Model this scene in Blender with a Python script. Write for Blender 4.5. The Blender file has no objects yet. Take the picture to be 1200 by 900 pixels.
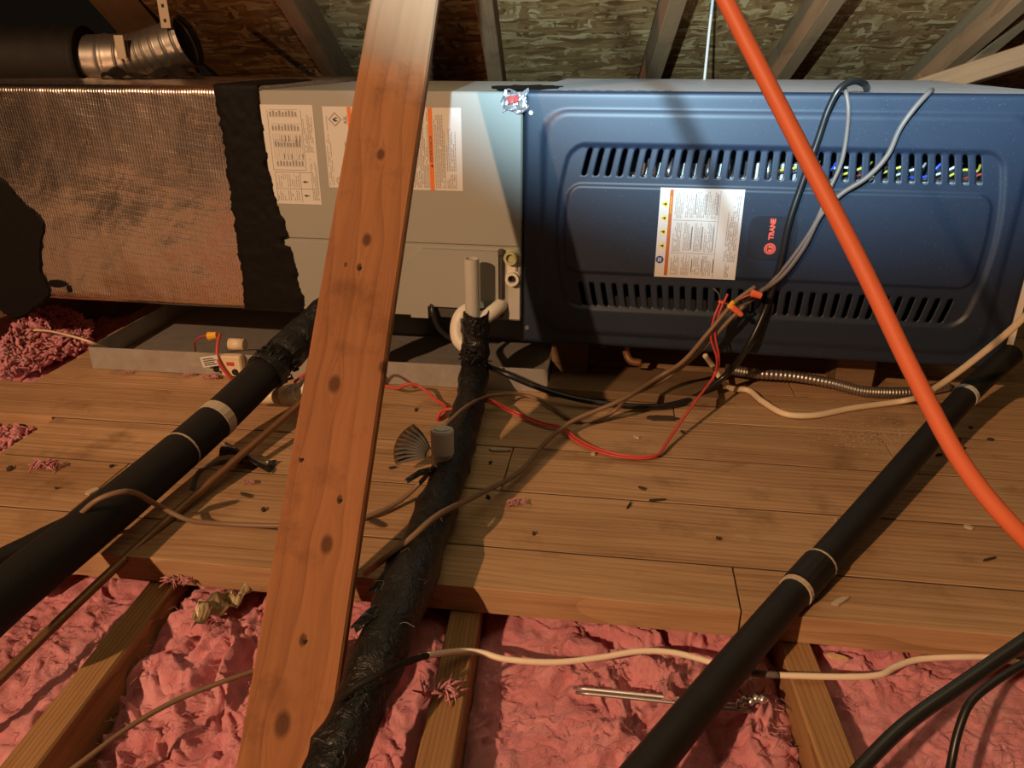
import bpy, math, random
import numpy as np
from mathutils import Vector, Matrix

# ------------------------------------------------------------------ camera
FPX = 900.0                       # focal length in pixels of the 1200 px wide frame
TH = math.radians(23.3)           # downward pitch
CZ = 0.60                         # eye height above the planks
SC = bpy.context.scene
COL = SC.collection
cam_d = bpy.data.cameras.new('camera')
cam = bpy.data.objects.new('camera', cam_d)
COL.objects.link(cam)
cam_d.sensor_width = 36.0
cam_d.lens = 36.0 * FPX / 1200.0
cam_d.clip_start = 0.02
cam.location = (0, 0, CZ)
cam.rotation_euler = (math.pi / 2 - TH, 0, 0)
SC.camera = cam

# ------------------------------------------------------------------ light
w = bpy.data.worlds.new('ambient_fill')
SC.world = w
w.use_nodes = True
w.node_tree.nodes['Background'].inputs[0].default_value = (0.9, 0.62, 0.42, 1)
w.node_tree.nodes['Background'].inputs[1].default_value = 0.006  # dim warm ambient fill added to lift the shadows

WARM = Vector((-2.2, -2.0, 2.2))
ld = bpy.data.lights.new('warm_bulb', 'POINT')
ld.energy = 590
ld.color = (1.0, 0.58, 0.31)
ld.shadow_soft_size = 0.035
lo = bpy.data.objects.new('warm_bulb', ld)
lo.location = WARM
COL.objects.link(lo)

COOL = Vector((-0.122, -0.06, 0.93))
ls = bpy.data.lights.new('cool_headlamp', 'SPOT')
ls.energy = 350
ls.color = (0.52, 0.82, 1.0)
ls.shadow_soft_size = 0.012
ls.spot_size = math.radians(84)
ls.spot_blend = 0.45
lso = bpy.data.objects.new('cool_headlamp', ls)
lso.location = COOL
aim = Vector((math.sin(math.radians(22)), math.cos(math.radians(22)), math.tan(math.radians(15.5))))
lso.rotation_euler = aim.to_track_quat('-Z', 'Y').to_euler()
COL.objects.link(lso)

SC.view_settings.view_transform = 'Standard'
SC.view_settings.look = 'None'
SC.view_settings.gamma = 1
SC.view_settings.use_curve_mapping = False
SC.view_settings.exposure = 0.0

# ------------------------------------------------------------------ measuring helpers
CT, ST = math.cos(TH), math.sin(TH)
CAMV = Vector((0, 0, CZ))


def ray(x, y):
    u = (x - 600) / FPX
    v = (y - 450) / FPX
    return Vector((u, CT - v * ST, -ST - v * CT))


def pt(x, y, t):
    return CAMV + ray(x, y) * t


def pz(x, y, z):
    d = ray(x, y)
    return CAMV + d * ((z - CZ) / d.z)


def pY(x, y, Y):
    d = ray(x, y)
    return CAMV + d * (Y / d.y)


YAW = math.atan(-0.17)
F0 = Vector((0.021, 1.376, 0.097))
FM = Matrix.Translation(F0) @ Matrix.Rotation(YAW, 4, 'Z')
FE = Vector((math.cos(YAW), math.sin(YAW), 0))
FN = Vector((-math.sin(YAW), math.cos(YAW), 0))


def pf(x, y, off=0.0):
    """a point `off` metres in front of the furnace's front plane"""
    d = ray(x, y)
    t = ((F0 - CAMV).dot(FN) - off) / d.dot(FN)
    return CAMV + d * t


def P(s):
    """control point (x, y, mode, value)"""
    x, y, m, v = s
    return {'z': pz, 't': pt, 'f': pf, 'Y': pY}[m](x, y, v)


# ------------------------------------------------------------------ noise
def _hash(ix, iy, seed):
    h = (ix.astype(np.int64) * 374761393 + iy.astype(np.int64) * 668265263 + seed * 1442695041) & 0x7fffffff
    h = ((h ^ (h >> 13)) * 1274126177) & 0x7fffffff
    return ((h ^ (h >> 16)) & 0xffff) / 65535.0


def vnoise(x, y, seed=0):
    x = np.asarray(x, float); y = np.asarray(y, float)
    ix = np.floor(x); iy = np.floor(y)
    fx = x - ix; fy = y - iy
    fx = fx * fx * fx * (fx * (fx * 6 - 15) + 10); fy = fy * fy * fy * (fy * (fy * 6 - 15) + 10)
    a = _hash(ix, iy, seed); b = _hash(ix + 1, iy, seed)
    c = _hash(ix, iy + 1, seed); d = _hash(ix + 1, iy + 1, seed)
    return (a * (1 - fx) + b * fx) * (1 - fy) + (c * (1 - fx) + d * fx) * fy * 1.0


def fbm(x, y, seed=0, o=4, g=0.5):
    s = 0; a = 1; n = 0
    for k in range(o):
        s = s + a * vnoise(x * 2 ** k + 17.3 * k, y * 2 ** k - 9.1 * k, seed + k)
        n += a; a *= g
    return s / n


# ------------------------------------------------------------------ mesh helpers
WM = {}          # world matrix of each object we made


def orient(name, label, cat, M=None, loc=None, group=None):
    o = bpy.data.objects.new(name, None)
    o.empty_display_size = 0.05
    COL.objects.link(o)
    M = M if M is not None else Matrix.Translation(Vector(loc))
    o.matrix_world = M
    WM[o] = M.copy()
    tag(o, label, cat, group)
    return o


thing = orient


def tag(o, label=None, cat=None, group=None, kind=None):
    if label: o['label'] = label
    if cat: o['category'] = cat
    if group: o['group'] = group
    if kind: o['kind'] = kind
    return o


def catmull(pts, n=6, closed=False):
    pts = [Vector(p) for p in pts]
    if len(pts) < 3:
        return pts
    out = []
    ext = [pts[0] * 2 - pts[1]] + pts + [pts[-1] * 2 - pts[-2]]
    for i in range(1, len(ext) - 2):
        a, b, c, d = ext[i - 1:i + 3]
        t0 = 0.0
        t1 = t0 + max((b - a).length, 1e-6) ** 0.5
        t2 = t1 + max((c - b).length, 1e-6) ** 0.5
        t3 = t2 + max((d - c).length, 1e-6) ** 0.5
        for k in range(n):
            t = t1 + (t2 - t1) * k / n
            A1 = a * ((t1 - t) / (t1 - t0)) + b * ((t - t0) / (t1 - t0))
            A2 = b * ((t2 - t) / (t2 - t1)) + c * ((t - t1) / (t2 - t1))
            A3 = c * ((t3 - t) / (t3 - t2)) + d * ((t - t2) / (t3 - t2))
            B1 = A1 * ((t2 - t) / (t2 - t0)) + A2 * ((t - t0) / (t2 - t0))
            B2 = A2 * ((t3 - t) / (t3 - t1)) + A3 * ((t - t1) / (t3 - t1))
            out.append(B1 * ((t2 - t) / (t2 - t1)) + B2 * ((t - t1) / (t2 - t1)))
    out.append(pts[-1])
    return out


class MB:
    def __init__(s):
        s.v = []; s.f = []

    def box(s, a, b, M=None):
        a = Vector(a); b = Vector(b); n = len(s.v)
        for z in (a.z, b.z):
            for (x, y) in ((a.x, a.y), (b.x, a.y), (b.x, b.y), (a.x, b.y)):
                p = Vector((x, y, z))
                s.v.append(M @ p if M else p)
        s.f += [tuple(n + i for i in q) for q in ((0, 3, 2, 1), (4, 5, 6, 7), (0, 1, 5, 4), (1, 2, 6, 5), (2, 3, 7, 6), (3, 0, 4, 7))]
        return s

    def bbox(s, a, b, r=0.003, M=None):
        """box with chamfered edges"""
        a = Vector(a); b = Vector(b); n = len(s.v)
        c = (a + b) / 2; h = (b - a) / 2
        r = min(r, h.x * .9, h.y * .9, h.z * .9)
        idx = {}
        for sx in (-1, 1):
            for sy in (-1, 1):
                for sz in (-1, 1):
                    for ax in range(3):
                        p = Vector((sx * (h.x - (0 if ax == 0 else r)), sy * (h.y - (0 if ax == 1 else r)), sz * (h.z - (0 if ax == 2 else r)))) + c
                        idx[(sx, sy, sz, ax)] = len(s.v)
                        s.v.append(M @ p if M else p)
        def q(*k): s.f.append(tuple(idx[i] for i in k))
        for ax in range(3):
            o1, o2 = [(1, 2), (2, 0), (0, 1)][ax]
            for sg in (-1, 1):
                ks = []
                for (e1, e2) in ((-1, -1), (1, -1), (1, 1), (-1, 1)):
                    k = [0, 0, 0]; k[ax] = sg; k[o1] = e1; k[o2] = e2
                    ks.append((*k, ax))
                if sg < 0: ks.reverse()
                q(*ks)
        for ax in range(3):                      # edges parallel to ax
            o1, o2 = [(1, 2), (2, 0), (0, 1)][ax]
            for e1 in (-1, 1):
                for e2 in (-1, 1):
                    def K(sg, w_):
                        k = [0, 0, 0]; k[ax] = sg; k[o1] = e1; k[o2] = e2
                        return (*k, w_)
                    ks = [K(-1, o1), K(1, o1), K(1, o2), K(-1, o2)]
                    if e1 * e2 < 0: ks.reverse()
                    q(*ks)
        for sx in (-1, 1):
            for sy in (-1, 1):
                for sz in (-1, 1):
                    ks = [(sx, sy, sz, 0), (sx, sy, sz, 1), (sx, sy, sz, 2)]
                    if sx * sy * sz < 0: ks.reverse()
                    q(*ks)
        return s

    def tube(s, pts, r, n=10, caps=True, flat=None, start_up=None):
        """sweep along pts; r number, list or function of 0..1; flat=(scale_u, scale_v)"""
        pts = [Vector(p) for p in pts]
        L = len(pts)
        T = []
        for i in range(L):
            d = pts[min(i + 1, L - 1)] - pts[max(i - 1, 0)]
            T.append(d.normalized() if d.length > 1e-9 else Vector((0, 0, 1)))
        up = Vector(start_up) if start_up else (Vector((0, 0, 1)) if abs(T[0].z) < .9 else Vector((1, 0, 0)))
        u = (up - T[0] * up.dot(T[0])).normalized()
        base = len(s.v)
        for i in range(L):
            u = (u - T[i] * u.dot(T[i]))
            u = u.normalized() if u.length > 1e-6 else T[i].orthogonal().normalized()
            b = T[i].cross(u)
            ri = r(i / (L - 1)) if callable(r) else (r[i] if isinstance(r, (list, tuple)) else r)
            for k in range(n):
                a = 2 * math.pi * k / n
                cu, cv = math.cos(a), math.sin(a)
                if flat: cu *= flat[0]; cv *= flat[1]
                s.v.append(pts[i] + u * (cu * ri) + b * (cv * ri))
        for i in range(L - 1):
            for k in range(n):
                k2 = (k + 1) % n
                s.f.append((base + i * n + k, base + i * n + k2, base + (i + 1) * n + k2, base + (i + 1) * n + k))
        if caps:
            s.f.append(tuple(base + k for k in reversed(range(n))))
            s.f.append(tuple(base + (L - 1) * n + k for k in range(n)))
        return s

    def pipe(s, pts, r_out, r_in, n=20):
        """hollow straight or bent pipe with open ends"""
        b0 = len(s.v); s.tube(pts, r_out, n, caps=False); b1 = len(s.v); s.tube(pts, r_in, n, caps=False)
        L = len(pts)
        nf = (L - 1) * n
        s.f[-nf:] = [tuple(reversed(q)) for q in s.f[-nf:]]
        for k in range(n):
            k2 = (k + 1) % n
            s.f.append((b0 + k2, b0 + k, b1 + k, b1 + k2))
            e = (L - 1) * n
            s.f.append((b0 + e + k, b0 + e + k2, b1 + e + k2, b1 + e + k))
        return s

    def grid(s, fn, nu, nv):
        base = len(s.v)
        for j in range(nv + 1):
            for i in range(nu + 1):
                s.v.append(Vector(fn(i / nu, j / nv)))
        for j in range(nv):
            for i in range(nu):
                a = base + j * (nu + 1) + i
                s.f.append((a, a + 1, a + nu + 2, a + nu + 1))
        return s

    def poly(s, pts):
        n = len(s.v); s.v += [Vector(p) for p in pts]; s.f.append(tuple(range(n, n + len(pts)))); return s

    def prism(s, outline, d):
        """outline: list of Vector; extruded by Vector d"""
        d = Vector(d); n = len(s.v); k = len(outline)
        s.v += [Vector(p) for p in outline] + [Vector(p) + d for p in outline]
        s.f.append(tuple(n + i for i in reversed(range(k))))
        s.f.append(tuple(n + k + i for i in range(k)))
        for i in range(k):
            j = (i + 1) % k
            s.f.append((n + i, n + j, n + k + j, n + k + i))
        return s

    def build(s, name, mat, parent=None, local=False, M=None, smooth=False):
        """top-level: origin at the base centre unless M; child: vertices are world (or local=True)"""
        if parent is not None:
            W = WM[parent]
            vs = s.v if local else [W.inverted() @ v for v in s.v]
        else:
            if M is None:
                xs = [v.x for v in s.v]; ys = [v.y for v in s.v]; zs = [v.z for v in s.v]
                M = Matrix.Translation(((min(xs) + max(xs)) / 2, (min(ys) + max(ys)) / 2, min(zs)))
                inv = M.inverted()
                vs = [inv @ v for v in s.v]
            else:
                vs = s.v if local else [M.inverted() @ v for v in s.v]
            W = M
        me = bpy.data.meshes.new(name)
        me.from_pydata([tuple(v) for v in vs], [], s.f)
        if smooth:
            me.polygons.foreach_set('use_smooth', [len(q) < 5 for q in s.f])
        me.materials.append(mat)
        me.update()
        o = bpy.data.objects.new(name, me)
        COL.objects.link(o)
        WM[o] = W.copy()
        if parent is not None:
            o.parent = parent
        else:
            o.matrix_world = M
        return o


def npgrid(V, nu, nv):
    """numpy array (nv, nu, 3) to an MB"""
    m = MB()
    m.v = [Vector(p) for p in V.reshape(-1, 3)]
    for j in range(nv - 1):
        for i in range(nu - 1):
            a = j * nu + i
            m.f.append((a, a + 1, a + nu + 1, a + nu))
    return m


def text_mb(txt, size, M, extrude=0.0002, bold=0.0, align='CENTER'):
    c = bpy.data.curves.new('lettering', 'FONT')
    c.body = txt; c.size = size; c.align_x = align; c.align_y = 'CENTER'; c.offset = bold; c.extrude = extrude
    c.resolution_u = 3
    o = bpy.data.objects.new('lettering', c)
    COL.objects.link(o)
    bpy.context.view_layer.update()
    me = o.to_mesh()
    mb = MB()
    mb.v = [M @ v.co for v in me.vertices]
    mb.f = [tuple(p.vertices) for p in me.polygons]
    o.to_mesh_clear()
    bpy.data.objects.remove(o)
    bpy.data.curves.remove(c)
    return mb


def merge(mbs):
    r = MB()
    for m in mbs:
        n = len(r.v); r.v += m.v; r.f += [tuple(n + i for i in q) for q in m.f]
    return r


# ------------------------------------------------------------------ materials
class NT:
    def __init__(s, name):
        s.m = bpy.data.materials.new(name); s.m.use_nodes = True
        s.t = s.m.node_tree
        s.bsdf = s.t.nodes['Principled BSDF']

    def n(s, typ, ins=None, **kw):
        nd = s.t.nodes.new(typ)
        for k, v in kw.items(): setattr(nd, k, v)
        for k, v in (ins or {}).items(): s.set(nd.inputs[k], v)
        return nd

    def set(s, inp, v):
        if hasattr(v, 'is_output'): s.t.links.new(v, inp)
        elif hasattr(v, 'outputs'): s.t.links.new(v.outputs[0], inp)
        else: inp.default_value = v

    def math(s, op, a, b=None, c=None, clamp=False):
        nd = s.n('ShaderNodeMath', operation=op, use_clamp=clamp)
        for i, v in enumerate((a, b, c)):
            if v is not None: s.set(nd.inputs[i], v)
        return nd.outputs[0]

    def mix(s, fac, a, b, mode='MIX'):
        nd = s.n('ShaderNodeMix', data_type='RGBA', blend_type=mode)
        s.set(nd.inputs[0], fac); s.set(nd.inputs[6], a); s.set(nd.inputs[7], b)
        return nd.outputs[2]

    def ramp(s, fac, stops):
        nd = s.n('ShaderNodeValToRGB', {0: fac})
        el = nd.color_ramp.elements
        while len(el) < len(stops): el.new(0.5)
        for e, (p, c) in zip(el, stops):
            e.position = p; e.color = c if len(c) == 4 else (*c, 1)
        return nd.outputs[0]

    def coords(s, scale=(1, 1, 1), rot=(0, 0, 0), loc=(0, 0, 0), src='Object', add=None):
        tc = s.n('ShaderNodeTexCoord').outputs[src]
        if add is not None:
            va = s.n('ShaderNodeVectorMath', operation='ADD'); s.set(va.inputs[0], tc); s.set(va.inputs[1], add); tc = va.outputs[0]
        mp = s.n('ShaderNodeMapping')
        s.set(mp.inputs[0], tc); mp.inputs['Location'].default_value = loc; mp.inputs['Rotation'].default_value = rot; mp.inputs['Scale'].default_value = scale
        return mp.outputs[0]

    def noise(s, vec, scale, detail=4, rough=0.55, dist=0.0, out=0):
        nd = s.n('ShaderNodeTexNoise', {'Vector': vec, 'Scale': scale, 'Detail': detail, 'Roughness': rough, 'Distortion': dist})
        return nd.outputs[out]

    def bump(s, h, strength=0.3, dist=0.002, normal=None):
        nd = s.n('ShaderNodeBump', {'Height': h, 'Strength': strength, 'Distance': dist})
        if normal is not None: s.set(nd.inputs['Normal'], normal)
        return nd.outputs[0]

    def out(s, color=None, rough=None, metal=None, normal=None, spec=None, coat=None, alpha=None):
        b = s.bsdf
        for k, v in (('Base Color', color), ('Roughness', rough), ('Metallic', metal), ('Normal', normal), ('Specular IOR Level', spec), ('Coat Weight', coat), ('Alpha', alpha)):
            if v is not None: s.set(b.inputs[k], v)
        return s.m


def C4(r, g, b): return (r, g, b, 1)


def plain(name, col, rough=0.5, metal=0.0, vary=0.12, nscale=30, bump=0.0, bscale=200, spec=0.5):
    k = NT(name)
    v = k.coords()
    f = k.noise(v, nscale, 5)
    c = k.mix(k.math('MULTIPLY', f, 1.0), C4(*[x * (1 - vary) for x in col]), C4(*[min(1, x * (1 + vary)) for x in col]))
    nrm = k.bump(k.noise(v, bscale, 3), bump, 0.001) if bump else None
    r = k.math('ADD', k.math('MULTIPLY', f, 0.15), rough - 0.07)
    return k.out(c, r, metal, nrm, spec)


def wood(name, light, dark, ring=70, tint_var=0.25, knots=(), lit_top=None, rough=0.75, rstr=0.4, fstr=0.75):
    """grain along local X"""
    k = NT(name)
    oi = k.n('ShaderNodeObjectInfo').outputs['Random']
    off = k.n('ShaderNodeCombineXYZ', {0: k.math('MULTIPLY', oi, 7.3), 1: k.math('MULTIPLY', oi, 3.1), 2: k.math('MULTIPLY', oi, 5.7)}).outputs[0]
    if knots: off = (0, 0, 0)
    base = k.coords(add=off)
    raw = k.n('ShaderNodeTexCoord').outputs['Object']
    sx = k.n('ShaderNodeSeparateXYZ', {0: raw})
    kmask = None; ksum = None
    for (kx, ky, kr) in knots:
        dx = k.math('MULTIPLY', k.math('SUBTRACT', sx.outputs[0], kx), 0.62)
        dy = k.math('SUBTRACT', sx.outputs[1], ky)
        d = k.math('SQRT', k.math('ADD', k.math('MULTIPLY', dx, dx), k.math('MULTIPLY', dy, dy)))
        m = k.math('SUBTRACT', 1.0, k.math('DIVIDE', d, kr), clamp=True)
        e = k.math('POWER', 2.718, k.math('MULTIPLY', k.math('DIVIDE', k.math('MULTIPLY', d, d), kr * kr), -0.22))
        e = k.math('MULTIPLY', e, kr * 1.15)
        # push the rings to either side of the knot
        sg = k.math('MULTIPLY', k.math('SIGN', dy), e)
        kmask = m if kmask is None else k.math('MAXIMUM', kmask, m)
        ksum = sg if ksum is None else k.math('ADD', ksum, sg)
    vec = base
    if ksum is not None:
        cb = k.n('ShaderNodeCombineXYZ', {1: k.math('MULTIPLY', ksum, -1.0)}).outputs[0]
        va = k.n('ShaderNodeVectorMath', operation='ADD'); k.set(va.inputs[0], base); k.set(va.inputs[1], cb); vec = va.outputs[0]
    def mp(scale):
        m = k.n('ShaderNodeMapping'); k.set(m.inputs[0], vec); m.inputs['Scale'].default_value = scale; return m.outputs[0]
    warp = k.noise(mp((1.6, 7, 7)), 1.0, 2, 0.5)
    wv = k.n('ShaderNodeTexWave', {'Vector': mp((0.5, 1, 1.0)), 'Scale': ring, 'Distortion': 1.5, 'Detail': 2.0, 'Detail Scale': 0.6, 'Phase Offset': k.math('MULTIPLY', warp, 42.0)}, wave_type='BANDS', bands_direction='Y', wave_profile='SAW')
    ringf = k.math('POWER', wv.outputs['Fac'], 2.2)
    fib = k.noise(mp((5, 300, 300)), 1.0, 4, 0.65)
    mid = k.noise(mp((3, 75, 75)), 1.0, 4, 0.6)
    big = k.noise(mp((2.5, 9, 9)), 1.0, 4, 0.6)
    f = k.math('ADD', k.math('MULTIPLY', ringf, rstr), k.math('MULTIPLY', k.math('SUBTRACT', fib, 0.38), fstr))
    f = k.math('ADD', f, k.math('MULTIPLY', k.math('SUBTRACT', mid, 0.42), fstr))
    f = k.math('ADD', f, k.math('MULTIPLY', k.math('SUBTRACT', big, 0.45), 1.1), clamp=True)
    c = k.ramp(f, [(0.05, light), (0.5, tuple((a + b) / 2 for a, b in zip(light, dark))), (0.95, dark)])
    # grime blotches
    gr = k.noise(base, 9, 6, 0.65)
    gm = k.math('MULTIPLY', k.math('SUBTRACT', gr, 0.55, clamp=True), 5.0, clamp=True)
    c = k.mix(k.math('MULTIPLY', gm, 0.62), c, C4(*(x * 0.45 for x in dark)))
    c = k.mix(k.math('MULTIPLY', oi, 0.38), c, C4(dark[0] * 1.15, dark[1] * 1.2, dark[2] * 1.3)) if not knots else c
    if lit_top:  # cool lamplight on the upper end, painted into the wood colour
        x0, wd, col = lit_top
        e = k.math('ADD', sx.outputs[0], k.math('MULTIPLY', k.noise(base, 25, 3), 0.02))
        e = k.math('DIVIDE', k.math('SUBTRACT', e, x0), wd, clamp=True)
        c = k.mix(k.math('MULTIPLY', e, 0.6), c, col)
    if kmask is not None:
        rings = k.math('SINE', k.math('MULTIPLY', kmask, 26.0))
        km = k.math('MULTIPLY', kmask, 2.2, clamp=True)
        kc = k.mix(k.math('ADD', k.math('MULTIPLY', rings, 0.25), 0.4), C4(*(x * 0.55 for x in dark)), C4(*(x * 0.2 for x in dark)))
        c = k.mix(k.math('MULTIPLY', km, 0.8), c, kc)
    h = k.math('ADD', k.math('MULTIPLY', ringf, 0.5), fib)
    return k.out(c, rough, 0.0, k.bump(h, 0.35, 0.0012), 0.25)


def osb():
    k = NT('oriented_strand_board')
    wrp = k.noise(k.coords(), 14, 2, 0.5, out=1)
    sub = k.n('ShaderNodeVectorMath', operation='SCALE'); k.set(sub.inputs[0], wrp); sub.inputs['Scale'].default_value = 0.05
    cols = []; hs = []; msk = []
    for i, (rot, sc) in enumerate([(0.35, (14, 80, 20)), (-0.5, (17, 95, 20)), (1.15, (80, 20, 20)), (0.75, (15, 75, 20))]):
        v = k.coords(sc, (0, 0, rot), (i * 3.3, i * 1.7, 0), add=sub.outputs[0])
        vo = k.n('ShaderNodeTexVoronoi', {'Vector': v, 'Scale': 1.0, 'Randomness': 1.0}, feature='F1')
        sp = k.n('ShaderNodeSeparateColor', {0: vo.outputs['Color']})
        fibre = k.noise(k.coords(tuple(x * (0.7 if x < 20 else 9) for x in sc), (0, 0, rot), add=sub.outputs[0]), 1.0, 3)
        f = k.math('ADD', sp.outputs[0], k.math('MULTIPLY', k.math('SUBTRACT', fibre, 0.5), 0.9), clamp=True)
        cols.append(k.ramp(f, [(0.0, (0.13, 0.056, 0.016)), (0.30, (0.25, 0.115, 0.036)), (0.70, (0.305, 0.153, 0.052)), (0.95, (0.50, 0.315, 0.135))]))
        msk.append(sp.outputs[1]); hs.append(sp.outputs[2])
    c = cols[0]; h = hs[0]
    for i in (1, 2, 3):
        g = k.math('GREATER_THAN', msk[i], 0.55)
        c = k.mix(g, c, cols[i])
        hm = k.n('ShaderNodeMix', data_type='FLOAT'); k.set(hm.inputs[0], g); k.set(hm.inputs[2], h); k.set(hm.inputs[3], hs[i]); h = hm.outputs[0]
    return k.out(c, 0.7, 0, k.bump(h, 0.5, 0.003), 0.3)


def pink():
    k = NT('pink_fibreglass')
    v = k.coords()
    a = k.noise(v, 22, 6, 0.65, 0.6)
    b = k.noise(v, 420, 5, 0.75, 1.5)
    c = k.ramp(a, [(0.22, (0.60, 0.155, 0.21)), (0.5, (0.80, 0.285, 0.345)), (0.75, (0.89, 0.43, 0.48))])
    c = k.mix(k.math('MULTIPLY', b, 0.5), c, C4(0.91, 0.53, 0.56))
    dust = k.math('MULTIPLY', k.math('SUBTRACT', k.noise(v, 6, 5, 0.6), 0.56, clamp=True), 3.0, clamp=True)
    c = k.mix(k.math('MULTIPLY', dust, 0.5), c, C4(0.45, 0.24, 0.18))
    h = k.math('ADD', k.math('MULTIPLY', b, 0.5), k.noise(v, 90, 5, 0.7, 1.2))
    k.bsdf.inputs['Subsurface Weight'].default_value = 0.35
    k.bsdf.inputs['Subsurface Radius'].default_value = (1.0, 0.35, 0.30)
    k.bsdf.inputs['Subsurface Scale'].default_value = 0.006
    return k.out(c, 1.0, 0, k.bump(h, 0.9, 0.006), 0.0)


def foil():
    k = NT('foil_facing')
    v = k.coords()
    sx = k.n('ShaderNodeSeparateXYZ', {0: v})
    wob = k.math('MULTIPLY', k.noise(v, 6, 3), 0.012)
    def lines(coord, sp, pw):
        q = k.math('PINGPONG', k.math('ADD', coord, wob), sp / 2)
        return k.math('POWER', k.math('SUBTRACT', 1.0, k.math('DIVIDE', q, sp / 2)), pw)
    l1 = lines(sx.outputs[0], 0.0055, 3.0)
    l2 = lines(k.math('ADD', sx.outputs[2], k.math('MULTIPLY', sx.outputs[0], 0.12)), 0.011, 5.0)
    cr = k.noise(k.coords((1.3, 1, 0.8)), 13, 5, 0.55, 0.5)
    cr2 = k.noise(k.coords((5, 5, 20), (0, 0.5, 0)), 2.0, 4, 0.6, 0.5)
    h = k.math('ADD', k.math('ADD', k.math('MULTIPLY', l1, 0.07), k.math('MULTIPLY', l2, 0.02)), k.math('ADD', k.math('MULTIPLY', cr, 0.65), k.math('MULTIPLY', cr2, 0.10)))
    dirt = k.math('MULTIPLY', k.math('SUBTRACT', k.noise(v, 4, 4), 0.45, clamp=True), 2.0, clamp=True)
    col = k.mix(dirt, C4(0.82, 0.68, 0.60), C4(0.56, 0.39, 0.31))
    rg = k.math('ADD', 0.24, k.math('MULTIPLY', dirt, 0.16))
    return k.out(col, rg, 1.0, k.bump(h, 0.6, 0.006))


def galv(name, col=(0.55, 0.55, 0.53), rough=0.42, metal=0.85):
    k = NT(name)
    v = k.coords()
    vo = k.n('ShaderNodeTexVoronoi', {'Vector': v, 'Scale': 70.0})
    sp = k.n('ShaderNodeSeparateColor', {0: vo.outputs['Color']})
    d = k.noise(v, 12, 5, 0.6)
    c = k.mix(k.math('MULTIPLY', sp.outputs[0], 0.5), C4(*(x * 0.8 for x in col)), C4(*col))
    c = k.mix(k.math('MULTIPLY', k.math('SUBTRACT', d, 0.5, clamp=True), 2.2, clamp=True), c, C4(col[0] * 0.6, col[1] * 0.52, col[2] * 0.42))
    return k.out(c, k.math('ADD', rough - .05, k.math('MULTIPLY', d, 0.15)), metal, k.bump(d, 0.1, 0.002))


def blue_paint():
    k = NT('dark_blue_paint')
    v = k.coords()
    sp = k.noise(v, 900, 2, 0.5)
    dust = k.math('MULTIPLY', k.math('GREATER_THAN', k.noise(v, 420, 1, 0.5), 0.735), 0.10)
    c = k.mix(k.noise(v, 8, 4), C4(0.010, 0.020, 0.041), C4(0.014, 0.026, 0.052))
    c = k.mix(dust, c, C4(0.5, 0.5, 0.5))
    return k.out(c, 0.48, 0.0, k.bump(sp, 0.10, 0.0006), 0.55)


M = {}
M['plank'] = wood('plank_pine', (0.55, 0.345, 0.19), (0.18, 0.09, 0.038), 30, fstr=0.9, rstr=0.3)
M['brace'] = None
M['joist'] = wood('joist_pine', (0.44, 0.25, 0.112), (0.20, 0.095, 0.038), 60, rstr=0.55)
M['rafter'] = wood('rafter_spruce', (0.28, 0.155, 0.072), (0.13, 0.066, 0.027), 60)
M['block'] = wood('block_wood', (0.24, 0.15, 0.08), (0.10, 0.055, 0.028), 60)
M['osb'] = osb()
M['pink'] = pink()
M['foil'] = foil()
M['mastic'] = plain('black_mastic', (0.006, 0.005, 0.0045), 0.65, 0, 0.3, 60, 0.5, 120, 0.15)
M['cabinet'] = plain('grey_cabinet_paint', (0.335, 0.335, 0.30), 0.45, 0, 0.05, 6, 0.06, 900)
M['cabinet_dark'] = plain('cabinet_joint', (0.06, 0.055, 0.05), 0.8)
M['blue'] = blue_paint()
M['body'] = galv('furnace_casing_metal', (0.62, 0.62, 0.64), 0.45, 0.55)
M['inner'] = plain('furnace_inside', (0.012, 0.012, 0.013), 0.8)
M['pan'] = galv('pan_metal', (0.55, 0.53, 0.50), 0.48, 0.6)
M['duct'] = galv('duct_metal', (0.34, 0.32, 0.29), 0.42, 0.9)
M['black'] = plain('black_foam', (0.010, 0.0085, 0.0075), 0.75, 0, 0.25, 40, 0.25, 300, 0.3)
M['tape'] = plain('black_tape', (0.007, 0.006, 0.006), 0.55, 0, 0.3, 30, 0.9, 60, 0.2)
def tape_mat():
    k = NT('wrinkled_black_tape')
    v = k.coords()
    a = k.noise(v, 45, 4, 0.6, 1.5)
    rd = k.math('ABSOLUTE', k.math('SUBTRACT', a, 0.5))
    h = k.math('ADD', k.math('MULTIPLY', rd, -2.0), k.math('MULTIPLY', k.noise(v, 160, 3), 0.25))
    return k.out(C4(0.008, 0.007, 0.0065), 0.40, 0.0, k.bump(h, 0.8, 0.005), 0.4)


M['tape'] = tape_mat()
M['blackpipe'] = plain('black_painted_pipe', (0.012, 0.010, 0.009), 0.55, 0, 0.6, 18, 0.2, 150, 0.35)
M['cable_black'] = plain('black_cable_jacket', (0.012, 0.012, 0.012), 0.35)
M['white'] = plain('white_plastic', (0.74, 0.70, 0.62), 0.45, 0, 0.06, 20)
M['greyplastic'] = plain('grey_plastic', (0.50, 0.49, 0.45), 0.55, 0, 0.08, 30)
M['creamcable'] = plain('cream_cable_jacket', (0.72, 0.58, 0.40), 0.45, 0, 0.08, 25)
M['whitecable'] = plain('white_cable_jacket', (0.82, 0.68, 0.54), 0.45, 0, 0.06, 25)
M['browncable'] = plain('brown_cable_jacket', (0.21, 0.13, 0.075), 0.5, 0, 0.15, 25)
M['greycable'] = plain('grey_cable_jacket', (0.14, 0.115, 0.10), 0.5, 0, 0.12, 25)
M['copper'] = plain('dull_copper', (0.26, 0.13, 0.065), 0.45, 0.5, 0.2, 30)
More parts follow.
